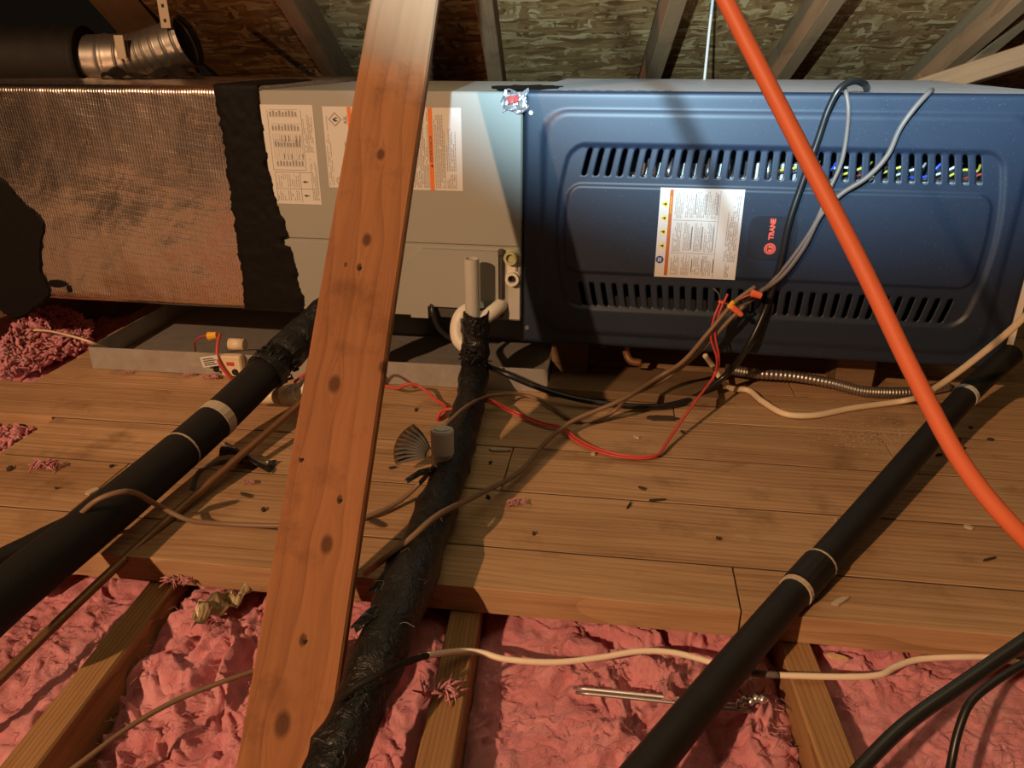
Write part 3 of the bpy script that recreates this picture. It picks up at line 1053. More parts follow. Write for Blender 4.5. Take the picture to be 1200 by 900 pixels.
l1 = MB().prism([Vector((0.000, yl, 0.381)), Vector((0.099, yl, 0.381)), Vector((0.099, yl, 0.207)), Vector((0.003, yl, 0.207))], (0, 0.0006, 0)).build('wiring_label', M['label'], cab, True)
l1['label'] = 'tall white label with a printed wiring diagram'
yp = yl - 0.0002
m = MB()
textcols(m, 0.078, 0.094, 0.300, 0.366, yp, 0.0026, rl, .42); textcols(m, 0.084, 0.096, 0.215, 0.29, yp, 0.0028, rl, .42)
for (x0, x1, z) in ((0.016, 0.070, 0.362), (0.018, 0.072, 0.338), (0.02, 0.072, 0.31), (0.02, 0.074, 0.276)):
    for k in range(9):
        xx = x0 + (x1 - x0) * k / 9
        fr(xx, z, xx + 0.0036, z + rl.uniform(.006, .010), yp, m)
    fr(x0, z - .0012, x1, z - .0006, yp, m); fr(x0, z + .0105, x1, z + .0111, yp, m)
for k in range(14):
    xx = 0.018 + k * 0.0042
    fr(xx, 0.285 + rl.uniform(0, .006), xx + .0006, 0.332, yp, m)
textcols(m, 0.016, 0.060, 0.238, 0.262, yp, 0.0042, rl, .3, .8); textcols(m, 0.016, 0.060, 0.213, 0.232, yp, 0.004, rl, .35, .9)
m.build('diagram_print', M['inkgrey'], l1, True)['kind'] = 'stuff'
m = MB()
for (x0, z0, x1, z1) in ((0.012, 0.268, 0.076, 0.2686), (0.012, 0.268, 0.0126, 0.372), (0.0754, 0.268, 0.076, 0.372), (0.014, 0.2345, 0.084, 0.2351), (0.014, 0.264, 0.084, 0.2646), (0.014, 0.210, 0.0146, 0.264), (0.062, 0.210, 0.0626, 0.264)):
    fr(x0, z0, x1, z1, yp, m)
for k in (0, 1, 2, 4, 5): fr(0.034 + k * .007, 0.318, 0.0352 + k * .007, 0.329, yp, m); fr(0.036 + k * .007, 0.288, 0.0372 + k * .007, 0.297, yp, m)
for z in (0.2475, 0.2225): m.poly([(0.066, yp, z), (0.072, yp, z - .0028), (0.072, yp, z + .0028)]); fr(0.072, z - .0009, 0.077, z + .0009, yp, m)
m.build('diagram_lines', M['ink'], l1, True)['kind'] = 'stuff'

l2 = MB().box((0.117, yl, 0.239), (0.368, yl + 0.0006, 0.379)).build('hazard_label', M['label'], cab, True)
l2['label'] = 'wide white label with two orange stripes and a flame diamond'
for (x0, x1) in ((0.1625, 0.1695), (0.3085, 0.3165)):
    m = MB(); fr(x0, 0.2392, x1, 0.3788, yp, m); m.build('orange_stripe', M['stripe'], l2, True)
rot_text('ADVERTENCIA', 0.0068, 0.3126, 0.310, yp - .0001, 0.0001).build('stripe_lettering', M['ink'], l2, True)
m = MB().poly([(0.3100, yp - .0001, 0.2815), (0.3152, yp - .0001, 0.2785), (0.3152, yp - .0001, 0.2845)]); m.build('stripe_triangle', M['ink'], l2, True)
# flame diamond
cx, cz, R_ = 0.139, 0.3575, 0.0118
m = MB()
o4 = [(cx, cz + R_), (cx + R_, cz), (cx, cz - R_), (cx - R_, cz)]
i4 = [(cx + (a - cx) * .87, cz + (b_ - cz) * .87) for a, b_ in o4]
for i in range(4):
    j = (i + 1) % 4
    m.poly([(o4[i][0], yp, o4[i][1]), (o4[j][0], yp, o4[j][1]), (i4[j][0], yp, i4[j][1]), (i4[i][0], yp, i4[i][1])])
m.poly([(cx + .0045, yp, cz - .0035), (cx + .0045, yp, cz + .003), (cx + .001, yp, cz + .0042), (cx - .0005, yp, cz + .0018), (cx - .0052, yp, cz + .001), (cx - .003, yp, cz - .0025), (cx, yp, cz - .004)])
m.build('flame_diamond', M['ink'], l2, True)
m = MB(); disc(m, cx + .0028, cz, 0.0018, yp - .0001, 10); m.build('flame_centre', M['label'], l2, True)
rot_text('A2L', 0.0085, 0.1583, 0.3570, yp, 0.0001).build('code_lettering', M['ink'], l2, True)
m = MB(); ring(m, 0.1385, 0.2515, 0.0062, 0.0053, yp); m.build('round_mark', M['ink'], l2, True)
rot_text('UL', 0.0062, 0.1385, 0.2515, yp).build('mark_lettering', M['ink'], l2, True)
m = MB()
textcols(m, 0.1195, 0.1265, 0.243, 0.372, yp, 0.0033, rl, .35, .8)
textcols(m, 0.1535, 0.1605, 0.285, 0.322, yp, 0.004, rl, .4, .8)
textcols(m, 0.1715, 0.2990, 0.243, 0.372, yp, 0.0030, rl, .42, .9)
textcols(m, 0.300, 0.3065, 0.243, 0.372, yp, 0.0030, rl, .42, .9)
textcols(m, 0.3190, 0.3365, 0.243, 0.368, yp, 0.0028, rl, .45, .93)
textcols(m, 0.3405, 0.3575, 0.243, 0.268, yp, 0.0030, rl, .45, .93); textcols(m, 0.3405, 0.3575, 0.273, 0.345, yp, 0.0030, rl, .45, .93)
m.build('fine_print', M['inkgrey'], l2, True)['kind'] = 'stuff'
# crumpled silver tape and black sealant at the joint with the furnace
rt = random.Random(9)
def crump(u, v):
    x = 0.440 + u * 0.044 + .003 * math.sin(9 * v); z = 0.372 + v * 0.034 + .004 * math.sin(7 * u) + u * .004
    return (x, -0.006 - 0.004 * rt.random(), z)
MB().grid(crump, 9, 7).build('silver_tape', M['silver'], cab, True)
MB().grid(lambda u, v: (0.449 + u * 0.020 + .002 * rt.random(), -0.0115 - .002 * rt.random(), 0.386 + v * 0.012 + .004 * u), 4, 2).build('red_tape_print', M['red'], cab, True)
sm = []
for k in range(26):
    a = 2 * math.pi * k / 26
    rr = 1 + 0.18 * rt.uniform(-1, 1)
    sm.append(Vector((0.462 + 0.062 * math.cos(a) * rr, 0.12 + 0.115 * math.sin(a) * rr, CH + 0.0005)))
MB().prism(sm, (0, 0, 0.003)).build('top_sealant', M['mastic'], cab, True)

for d in (0.26, 0.44):
    o = board('support_rail', CM @ Vector((0.01, d, -0.071)), CM @ Vector((0.46, d, -0.071)), FN, 0.03, 0.13, M['cabinet_dark'])
    tag(o, 'dark rail carrying the grey cabinet over the drain pan, ' + ('front one' if d < .3 else 'rear one'), 'rail')

# ================================================================== FOIL DUCT
DM = FM @ Matrix.Translation((-0.478, 0.0, 0.030))
duc = thing('foil_duct', 'foil-faced insulated supply duct sealed with black mastic', 'duct', M=DM)
DW, DH, DDp = 1.30, 0.420, 0.55
prof = []          # (y, z) around front, rounded corners
rr = 0.014
for (cy, cz_, a0) in ((rr, rr, math.pi), (rr, DH - rr, math.pi * .5)):
    for k in range(7):
        a = a0 + (math.pi / 2) * (k / 6) if cz_ == rr else a0 + (math.pi / 2) * (1 - k / 6)
        prof.append((cy + rr * math.cos(a), cz_ + rr * math.sin(a)) if cz_ != rr else (cy + rr * math.cos(math.pi * 1.5 - (math.pi / 2) * k / 6), cz_ + rr * math.sin(math.pi * 1.5 - (math.pi / 2) * k / 6)))
bot, top = prof[:7], prof[7:]
top = [(rr + rr * math.cos(math.pi - (math.pi / 2) * k / 6), DH - rr + rr * math.sin(math.pi - (math.pi / 2) * k / 6)) for k in range(7)]
front = [(0.0, rr + (DH - 2 * rr) * k / 60) for k in range(1, 60)]
line = [(DDp, 0.0), (DDp * .5, 0.0)] + bot + front + top + [(DDp * q, DH) for q in (.1, .2, .35, .5, .75, 1)] + [(DDp, DH * .5)]
NX = 190
Lx = np.linspace(-DW, 0.0, NX)
arr = np.zeros((len(line), NX, 3))
for j, (y, z) in enumerate(line):
    arr[j, :, 0] = Lx; arr[j, :, 1] = y; arr[j, :, 2] = z
cr = (fbm(arr[..., 0] * 9, arr[..., 2] * 9 + arr[..., 1] * 9, 5, 4) - .5) * 0.006 + (1 - np.abs(2 * fbm(arr[..., 0] * 22, arr[..., 2] * 14, 6, 3) - 1) - .6) * 0.0012
fr_mask = (arr[..., 1] < 0.02).astype(float)
arr[..., 1] += cr * fr_mask + 0.001
arr[..., 2] += cr * (1 - fr_mask) * .8
ms = npgrid(arr, NX, len(line))
n0 = (len(line) - 1) * NX
for i in range(NX - 1): ms.f.append((n0 + i, n0 + i + 1, i + 1, i))
for i in (0, NX - 1): ms.f.append(tuple(j * NX + i for j in range(len(line))))
ms.build('foil_jacket', M['foil'], duc, True, smooth=True)

rm = random.Random(12)
def jag(z, s): return 0.006 * (fbm(np.array(z * 60.), np.array(s * 3.1), 3, 3) - .5) * 2 + 0.004 * (fbm(np.array(z * 260.), np.array(s * 1.7), 4, 2) - .5)
def mband(u, v):
    # v: 0 bottom .. 0.86 top edge, then back across the top
    if v < 0.86:
        z = 0.003 + (DH + 0.0 - 0.003) * (v / 0.86); y = -0.0045
    else:
        z = DH + 0.002; y = (v - 0.86) / 0.14 * 0.25 - 0.0045
    zz_ = z if v < .86 else DH + y
    xl = -0.083 + 0.004 * math.sin(zz_ * 9) + float(jag(zz_, 1)); 
    xr = 0.000 + 0.046 * max(0.0, 1 - zz_ / 0.27) ** 0.8 - (0.012 if zz_ < 0.15 and zz_ > 0.135 else 0) + float(jag(zz_, 9)) - (0.010 * max(0, 1 - zz_ / .03))
    th = 0.0035 * (1 - (2 * u - 1) ** 8) * (0.55 + 0.9 * float(fbm(np.array(u * 9.), np.array(zz_ * 60), 8, 3)))
    if v < .86: return (xl + (xr - xl) * u, y + 0.0035 - th, z)
    return (xl + (xr - xl) * u, y, z + th - .001)
MB().grid(mband, 22, 130).build('mastic_band', M['mastic'], duc, True, smooth=True)
# mastic patch round the take-off at the left, with smears
def blob(cx, cz_, rx, rz, seed, nm):
    g = random.Random(seed); n = 90; c0 = Vector((cx, -0.0012, cz_)); m = MB(); m.v.append(c0 + Vector((0, -.002, 0)))
    for q, off in ((.97, -.002), (1.0, .003)):
        for k in range(n):
            a = 2 * math.pi * k / n
            r_ = 1 + .13 * (float(vnoise(np.array(k * .2), np.array(seed * 1.7), 2)) - .5) * 2 + g.uniform(-.012, .012)
            m.v.append(c0 + Vector((rx * math.cos(a) * r_ * q, off, rz * math.sin(a) * r_ * q)))
    for k in range(n):
        k2 = (k + 1) % n
        m.f.append((0, 1 + k2, 1 + k)); m.f.append((1 + k, 1 + k2, 1 + n + k2, 1 + n + k))
    m.build(nm, M['mastic'], duc, True)
blob(-0.640, 0.112, 0.140, 0.145, 3, 'mastic_patch')
blob(-0.495, 0.036, 0.022, 0.008, 5, 'mastic_smear')
blob(-0.470, 0.026, 0.005, 0.008, 6, 'mastic_smear')
# black flexible take-off leaving to the left, outside the picture
fx = MB()
pp = catmull([(-0.80, 0.0, 0.11), (-0.81, -0.06, 0.11), (-0.90, -0.13, 0.10), (-1.05, -0.16, 0.08), (-1.3, -0.16, 0.06)], 10)
fx.tube(pp, lambda t: 0.098 + 0.003 * math.sin(t * 150), 24)
fx.build('takeoff_sleeve', M['flexsleeve'], duc, True, smooth=True)

# ================================================================== ROUND METAL DUCT behind
rdl = thing('round_metal_duct', 'galvanised round exhaust elbow in a dark sleeve above the foil duct', 'duct', loc=pY(120, 95, 2.0))
YD = 1.98
axis = [pY(-160, 66, YD - .05), pY(40, 69, YD), pY(138, 69, YD), pY(165, 67, YD), pY(188, 60, YD - .005), pY(219, 49, YD - .01)]
ax = catmull(axis, 10)
rad = 0.054
segs = MB()
axd = catmull(ax[14:], 4)
segs.tube(axd, lambda t: rad + 0.0026 * max(0, math.sin(t * 60)) ** 6, 32, False)
segs.build('elbow_pipe', M['duct'], rdl, smooth=True)
d_ = (ax[-1] - ax[-2]).normalized()
MB().tube([ax[-1] - d_ * .003, ax[-1] + d_ * .006], rad * 1.07, 28, False).build('end_collar', M['duct'], rdl)
MB().tube([ax[-1] - d_ * .03, ax[-1] - d_ * .028], rad * .97, 28).build('dark_opening', M['inner'], rdl)
MB().tube(ax[:17], lambda t: rad * 1.30 + .004 * math.sin(t * 40), 24).build('insulating_sleeve', M['flexsleeve'], rdl, smooth=True)
p0 = pY(139, 48, YD - rad - .012); 
MB().bbox(p0 + Vector((-.009, -.002, -.038)), p0 + Vector((.012, .001, .012)), .0008).build('foil_label', M['palebit'], rdl)
st = MB().bbox((-.011, -.001, 0), (.011, .001, .11), .0005, Matrix.Translation(pY(195, 33, YD - .07)))
stp = st.build('hanger_strap', M['palebit'])
tag(stp, 'short pale perforated hanger strap above the metal duct elbow', 'strap')
for k in range(3):
    q = MB().box((-.003, -.0016, .012 + k * .03), (.003, -.0009, .019 + k * .03), Matrix.Translation(pY(195, 33, YD - .07)))
    q.build('strap_hole', M['inner'], stp)
# limp dark wrap lying on the duct top
def wrap(u, v):
    p = pY(120 + 118 * u, 97, 1.80 + .12 * v)
    p.z = 0.552 + 0.030 * math.sin(math.pi * v) * (0.55 + .45 * math.sin(u * 9 + 1)) * math.sin(math.pi * min(1, u * 1.0 + .001)) ** .5 + .004 * math.sin(u * 31 + v * 5)
    return p
o = MB().grid(wrap, 40, 14).build('limp_duct_wrap', M['flexsleeve'], None, smooth=True)
tag(o, 'limp dark wrap lying on the foil duct below the elbow', 'wrap')
# thin hanging rod
a = pY(838, -25, 1.95); b_ = pY(825, 99, 1.99)
o = MB().tube([a, (a + b_) / 2 + Vector((0, 0.004, 0)), b_], 0.0032, 8).build('hanging_rod', M['greyplastic'])
tag(o, 'thin pale rod hanging in front of the roof deck above the furnace', 'rod')

# ================================================================== DRAIN PAN
pa = Vector((-0.868, 1.474, 0.0005)); pb = Vector((0.068, 1.352, 0.0005))
pe = (pb - pa); PL = pe.length; pe.normalize(); pn = Vector((-pe.y, pe.x, 0))
PM = Matrix(((pe.x, pn.x, 0, pa.x), (pe.y, pn.y, 0, pa.y), (0, 0, 1, pa.z), (0, 0, 0, 1)))
pan = thing('drain_pan', 'shallow galvanised drain pan on the planks under cabinet and duct', 'drain pan', M=PM)
hh, tt, PD = 0.047, 0.0022, 0.62
MB().box((0, 0, 0), (PL, PD, tt)).build('pan_bottom', M['pan'], pan, True)
for a_, c_ in (((0, 0, tt), (PL, tt, hh)), ((0, PD - tt, tt), (PL, PD, hh)), ((0, tt, tt), (tt, PD - tt, hh)), ((PL - tt, tt, tt), (PL, PD - tt, hh))):
    MB().box(a_, c_).build('pan_side', M['pan'], pan, True)
# float switch on the front lip
def pm(x, y, z): return PM @ Vector((x, y, z))


fs = thing('float_switch', 'beige float switch with red wires clipped to the pan lip', 'switch', loc=pm(0.325, 0, 0.02))
fxm = PM @ Matrix.Translation((0.293, 0, 0))
MB().bbox((0.0, -0.020, 0.006), (0.044, -0.001, 0.050), 0.003, fxm).build('switch_body', M['creamcable'], fs)
MB().bbox((-0.030, -0.012, 0.012), (0.0, -0.001, 0.044), 0.003, fxm).build('switch_bracket', M['greyplastic'], fs)
MB().tube([fxm @ Vector((0.010, 0.012, 0.064)), fxm @ Vector((0.042, 0.012, 0.064))], 0.012, 14).build('switch_cap', M['creamcable'], fs, smooth=True)
for x, z in ((-0.014, 0.018), (0.030, 0.017)):
    MB().tube([fxm @ Vector((x, -0.0215 if x > 0 else -.013, z)), fxm @ Vector((x, -0.017 if x > 0 else -.008, z))], 0.0068, 14).build('switch_knob', M['cable_black'], fs)
MB().bbox((0.014, -0.0215, 0.030), (0.030, -0.0195, 0.038), .001, fxm).build('red_tab', M['red'], fs)
tg = fxm @ Matrix.Translation((-0.016, -0.026, 0.040)) @ Matrix.Rotation(-0.18, 4, 'Y')
tgo = MB().bbox((-0.019, -.0008, -.011), (0.019, .0008, .011), .0004, tg).build('paper_tag', M['label'], fs)
q = MB()
for k in range(4): q.box((-0.014, -.0012, -.0075 + k * .0042), (0.013 - .004 * (k % 2), -.0009, -.0055 + k * .0042), tg)
q.build('tag_print', M['ink'], tgo)
MB().tube(catmull([fxm @ Vector(p) for p in ((-.003, .004, .088), (-0.004, -.010, .070), (0.000, -.024, .045), (0.010, -.026, .022), (0.022, -.024, 0.004))], 6), 0.0034, 8).build('red_lead', M['red'], fs, smooth=True)
MB().tube(catmull([fxm @ Vector(p) for p in ((-.090, .05, .030), (-.075, .03, .058), (-0.045, .012, .078), (-.02, .008, .080))], 6), 0.0018, 7).build('red_lead', M['red'], fs, smooth=True)
c0, c1 = fxm @ Vector((-.030, .008, .080)), fxm @ Vector((-.012, .008, .083))
MB().tube([c0, c1], [.009, .0065], 10).build('yellow_connector', M['yellow'], fs)

# white drain elbow with coupling beside the thick pipe
el = thing('drain_elbow', 'white plastic drain pipe elbow on the planks left of the leaning board', 'pipe fitting', loc=pz(345, 466, 0.002))
e = [pt(300, 464, 1.40), pt(333, 464, 1.38), pt(352, 460, 1.37), pt(368, 444, 1.36), pt(384, 424, 1.37)]
e = [Vector((p.x, p.y, max(p.z, .022))) for p in e]
MB().tube([e[0], e[1]], 0.0145, 16).build('pipe_stub', M['creamcable'], el, smooth=True)
MB().tube([e[1], e[1].lerp(e[2], .9)], 0.0185, 18).build('coupling', M['white'], el, smooth=True)
MB().tube(catmull(e[1:], 6), 0.0160, 16).build('elbow', M['white'], el, smooth=True)
o = MB().tube(catmull([pt(345, 448, 1.34), pt(355, 440, 1.335), pt(368, 430, 1.33), pt(390, 420, 1.34), pt(430, 440, 1.36)], 6), 0.0026, 8).build('red_wire', M['red'], None, smooth=True)
tag(o, 'short red wire over the white drain elbow', 'wire')

# ================================================================== LEANING BOARD
b1, b0 = pt(476.5, 0, 1.06), pt(333, 900, 0.79)
ax_ = (b1 - b0).normalized()
b0e = b0 - ax_ * 0.10; b1e = b1 + ax_ * 0.36
mid = (b0 + b1) / 2
view = (mid - CAMV).normalized()
wd = ax_.cross(view).normalized()
if wd.x < 0: wd = -wd
wd = (Matrix.Rotation(math.radians(-8), 3, ax_) @ wd)
MBm = board_matrix(b0e, b1e, wd)
nz = MBm.to_3x3() @ Vector((0, 0, 1))
inv = MBm.inverted()
def onbrace(x, y):
    o_ = inv @ CAMV; d = inv.to_3x3() @ ray(x, y)
    zf = 0.019 if o_.z > 0 else -0.019
    return o_ + d * ((zf - o_.z) / d.z)
kn = []
for (x, y, r_) in ((446, 181, .0075), (430, 281, .008), (392, 450, .010), (449, 430, .007), (383, 638, .0095), (331, 849, .012), (355, 750, .006), (421, 313, .0045), (398, 585, .0045), (405, 310, .003)):
    p = onbrace(x, y); kn.append((p.x, p.y, r_ * .85))
px0 = onbrace(470, 78).x  # where the painted cool light on the board begins
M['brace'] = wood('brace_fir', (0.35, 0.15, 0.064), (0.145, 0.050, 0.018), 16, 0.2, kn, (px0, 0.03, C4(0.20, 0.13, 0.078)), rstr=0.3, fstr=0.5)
Lb = (b1e - b0e).length
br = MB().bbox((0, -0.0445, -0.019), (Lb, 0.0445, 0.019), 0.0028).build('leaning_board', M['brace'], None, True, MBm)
tag(br, 'knotty reddish two-by-four leaning across the picture in front of the cabinet', 'board')
# nail holes: small dark sunk pins
for (x, y) in ((421, 313), (398, 585), (357, 750), (353, 537)):
    p = onbrace(x, y); sg = 1 if p.z > 0 else -1
    m = MB().tube([Vector((p.x - .004, p.y, p.z - sg * .002)), Vector((p.x, p.y, p.z + sg * .0006))], [.0022, .0028], 8)
    m.build('nail_hole', M['darkbit'], br, True)

# ================================================================== PIPES
def tube_thing(name, spec, r, mat, label, cat, n=10, sm=7, group=None, flat=None, start_up=None):
    pts = catmull([P(s) for s in spec], sm)
    o = MB().tube(pts, r, n, True, flat, start_up).build(name, mat, None, smooth=True)
    tag(o, label, cat, group)
    return o


rj = random.Random(2)
# thick black insulated pipe
sp = [(-70, 765, 't', .75), (0, 703, 't', .835), (130, 598, 't', 1.005), (258, 488, 't', 1.225), (330, 418, 't', 1.34), (372, 378, 't', 1.40), (420, 345, 't', 1.44)]
ctr = catmull([P(s) for s in sp], 10)
root = thing('insulated_pipe', 'thick black foam-wrapped pipe running from lower left up to the cabinet', 'pipe', loc=ctr[0] - Vector((0, 0, .03)))
cut = 40
MB().tube(ctr[:cut + 1], 0.0300, 20).build('foam_sleeve', M['black'], root, smooth=True)
MB().tube(ctr[cut - 3:], [0.0325 + 0.0035 * rj.uniform(-1, 1) for _ in ctr[cut - 3:]], 16).build('tape_wrap', M['tape'], root, smooth=False)
i0 = 30
MB().tube([ctr[i0 - 1].lerp(ctr[i0], .2), ctr[i0].lerp(ctr[i0 + 1], .0)], 0.0311, 20).build('pale_tape_ring', M['palebit'], root, smooth=False)
MB().tube([ctr[i0 - 4], ctr[i0 - 4].lerp(ctr[i0 - 3], .12)], 0.0304, 20).build('thin_ring', M['palebit'], root)
# crinkles of the tape edge
m = MB()
for k in range(26):
    a = k / 26 * 2 * math.pi
    c = ctr[cut - 2]; t_ = (ctr[cut - 1] - ctr[cut - 3]).normalized(); u = t_.orthogonal().normalized(); v = t_.cross(u)
    q = c + (u * math.cos(a) + v * math.sin(a)) * .033 + t_ * rj.uniform(-.012, .02)
    m.tube([q, q + t_ * .008 + (u * rj.uniform(-1, 1) + v * rj.uniform(-1, 1)) * .006, q + t_ * .016], [.002, .003, .001], 5)
m.build('tape_crinkles', M['tape'], root, smooth=True)

# second, thinner black tube at the far left
tube_thing('black_hose', [(-60, 690, 'z', .02), (0, 655, 'z', .022), (35, 638, 'z', .024), (62, 624, 'z', .025), (110, 602, 'z', .02)], 0.0125, M['black'], 'short black hose at the far left edge behind the thick pipe', 'hose', 14)
# copper line
tube_thing('copper_pipe', [(-70, 862, 't', .78), (0, 796, 't', .84), (75, 722, 't', .92), (160, 642, 't', 1.02), (250, 562, 't', 1.14), (330, 492, 't', 1.27), (372, 455, 't', 1.34)], 0.0062, M['copper'], 'thin bare copper line running beside the thick black pipe', 'pipe', 12)
# taped centre pipe
sp = [(557, 374, 'f', .045), (557, 400, 'f', .05), (556, 430, 'f', .055), (552, 462, 'z', .045), (540, 510, 'z', .030), (527, 555, 'z', .031), (506, 612, 'z', .032), (475, 690, 'z', .034), (440, 780, 'z', .02), (398, 880, 'z', -.005), (360, 960, 'z', -.02)]
ctr = catmull([P(s) for s in sp], 9)
root = thing('taped_drain_pipe', 'black tape-wrapped drain line with white riser crossing the planks to the bottom', 'pipe', loc=P(sp[3]))
def rtap(t):
    return 0.0265 + 0.005 * math.exp(-((t - .7) / .08) ** 2) + .0012 * math.sin(t * 57) + .0010 * math.sin(t * 133 + 1)
nr = 18
tp = MB().tube(ctr, rtap, nr)
vs = tp.v
for i, v in enumerate(vs):
    c = ctr[i // nr]
    n_ = float(fbm(np.array((i % nr) * .6), np.array((i // nr) * .35), 7, 3)) - .5
    d = v - c
    vs[i] = c + d * (1 + .30 * n_)
tp.build('tape_wrap', M['tape'], root, smooth=True)
# tape flaps
for j, (x, y, dx, dy, wdt) in enumerate(((458, 672, -22, 22, .012), (440, 722, -26, 16, .012), (500, 560, -24, 4, .010))):
    a = pz(x + 20, y - 4, .04); c = pz(x + dx, y + dy, .045); u = (c - a).normalized(); n_ = Vector((0, 0, 1)); s_ = u.cross(n_).normalized()
    m = MB().grid(lambda p, q: a + (c - a) * p + s_ * (wdt * (1 - .55 * p) * (q - .5) * 2) + n_ * (.010 * math.sin(p * 3) + .003 * math.sin(q * 7 + p * 5)), 8, 4)
    o = m.build('tape_flap', M['tape'], root)
    md = o.modifiers.new('thick', 'SOLIDIFY'); md.thickness = .0009
# riser and trap
rb, rt_ = pf(554.5, 392, .055), pf(553.5, 303, .055)
rt_ = Vector((rb.x, rb.y, rt_.z))
MB().pipe([rb, rt_], 0.0133, 0.0105, 20).build('white_riser', M['greyplastic'], root, smooth=False)
MB().tube([rb, rb + Vector((0, 0, (rt_.z - rb.z) * .97))], 0.0102, 14).build('riser_bore', M['scrapgrey'], root)
tr = [pf(590, 352, -.03), pf(584, 360, .012), pf(574, 368, .035), pf(558, 378, .052)]
MB().tube(catmull(tr, 6), 0.0135, 16).build('trap_inlet', M['white'], root, smooth=True)
tr = [pf(566, 362, .010), pf(548, 364, .022), pf(540, 371, .030), pf(536, 384, .036), pf(538, 398, .044), pf(548, 408, .05)]
MB().tube(catmull(tr, 6), 0.0140, 16).build('trap_bend', M['white'], root, smooth=True)
# tape collar, ragged
c0 = pf(557, 372, .052)
m = MB()
def coll(u, v):
    a = u * 2 * math.pi
    r_ = .0235 + .002 * math.sin(3 * a + 1) + .0006 * math.sin(11 * a + v * 6)
    return c0 + Vector((r_ * math.cos(a), r_ * math.sin(a), .010 * v * (1 + .35 * math.sin(2 * a + .5)) - .028 * (1 - v)))
o = m.grid(coll, 26, 6).build('tape_collar', M['tape'], root)
o.modifiers.new('thick', 'SOLIDIFY').thickness = .0015
# shiny tape crinkles where the pipe bends
m = MB()
for k in range(34):
    q = pf(556, 425 + rj.uniform(-14, 12), .085) + Vector((rj.uniform(-.026, .024), rj.uniform(-.004, .01), 0))
    d = Vector((rj.uniform(-1, 1), rj.uniform(-.3, .3), rj.uniform(-1, 1))) * .009
    m.tube([q, q + d * .5 + Vector((0, -.003, 0)), q + d], [.0008, .0022, .0006], 5)
m.build('tape_crinkles', M['tape'], root, smooth=True)

m = MB()
for k in range(16):
    i = rj.randrange(int(len(ctr) * .45), len(ctr) - 3); c = ctr[i]; t_ = (ctr[i + 1] - ctr[i - 1]).normalized()
    side = t_.cross(Vector((0, 0, 1))).normalized(); a = rj.uniform(.5, 2.6)
    q = c + side * math.cos(a) * .031 + Vector((0, 0, 1)) * math.sin(a) * .031
    d1 = Vector((rj.uniform(-1, 1), rj.uniform(-1, 1), rj.uniform(0, .3))) * .012; d2 = Vector((rj.uniform(-1, 1), rj.uniform(-1, 1), rj.uniform(0, .3))) * .012
    m.tube(catmull([q - d1, q + Vector((0, 0, .003)), q + d2], 4), .00026, 4)
m.build('stray_fibres', M['greycable'], root)['kind'] = 'stuff'

# cleanout coupling standing on the taped pipe
cb = pt(519, 540, 1.13); ct_ = pt(517.5, 502, 1.145)
cl = thing('cleanout_coupling', 'grey plastic coupling standing on the black taped pipe', 'pipe fitting', loc=cb)
up = Vector((0, 0, 1)); hgt_ = (ct_ - cb).length
ax1 = (Vector((0, .12, 1))).normalized()
MB().tube([cb - ax1 * .012, cb + ax1 * .012], 0.0148, 22).build('lower_sleeve', M['greyplastic'], cl)
MB().tube([cb + ax1 * .012, cb + ax1 * (hgt_ * .94), cb + ax1 * hgt_], [0.0168, 0.0172, 0.0160], 26).build('coupling', M['greyplastic'], cl)
MB().tube([cb + ax1 * hgt_, cb + ax1 * (hgt_ + .002)], [0.0125, .0118], 22).build('cap_disc', M['greyplastic'], cl)

# fan-shaped ribbed scrap behind the coupling
sc = thing('ribbed_scrap', 'fan-shaped scrap of split ribbed conduit beside the grey coupling', 'scrap', loc=pz(490, 540, 0))
o0 = pt(508, 538, 1.18)
def fan(u, v):
    a = math.radians(195 - 75 * u)
    r_ = .012 + .052 * v
    return pt(511, 541, 1.17) + Vector((r_ * math.cos(a) * 1.0, .012 * math.sin(v * 3), r_ * math.sin(a) * .95 + .010)) 
o = MB().grid(fan, 18, 6).build('scrap_shell', M['block'], sc); o.modifiers.new('thick', 'SOLIDIFY').thickness = .0012
for k in range(9):
    u = k / 8.5
    m = MB().tube([Vector(fan(u, v)) + Vector((0, -.0035, 0)) for v in (.08, .4, .7, .97)], [.0012, .0026, .0024, .001], 6)
    m.build('dark_rib', M['scrapgrey'], sc, smooth=True)

# right-hand black pipe
sp = [(1185, 415, 't', 1.30), (1140, 455, 't', 1.25), (1080, 523, 't', 1.14), (1010, 605, 't', 1.01), (932, 694, 't', .905), (850, 790, 't', .80), (775, 880, 't', .715), (720, 948, 't', .66)]
ctr = catmull([P(s) for s in sp], 8)
root = thing('black_drain_pipe', 'slim black pipe with pale rings crossing the planks at right', 'pipe', loc=ctr[32] - Vector((0, 0, .02)))
MB().tube(ctr, 0.0185, 18).build('pipe_run', M['blackpipe'], root, smooth=True)
ctr_right = ctr
def sec(a, c): return [ctr[int(a)].lerp(ctr[int(a) + 1], a % 1), ctr[int(c)].lerp(ctr[int(c) + 1], c % 1)]
MB().tube(sec(29.2, 31.6), 0.0213, 18).build('pipe_joint', M['blackpipe'], root, smooth=False)
MB().tube(sec(31.7, 32.0), 0.0205, 18).build('pale_ring', M['palebit'], root)
MB().tube(sec(29.1, 29.22), 0.0216, 18).build('thin_ring', M['palebit'], root)
MB().tube(sec(9.0, 9.4), 0.0198, 18).build('pale_ring', M['greyplastic'], root)

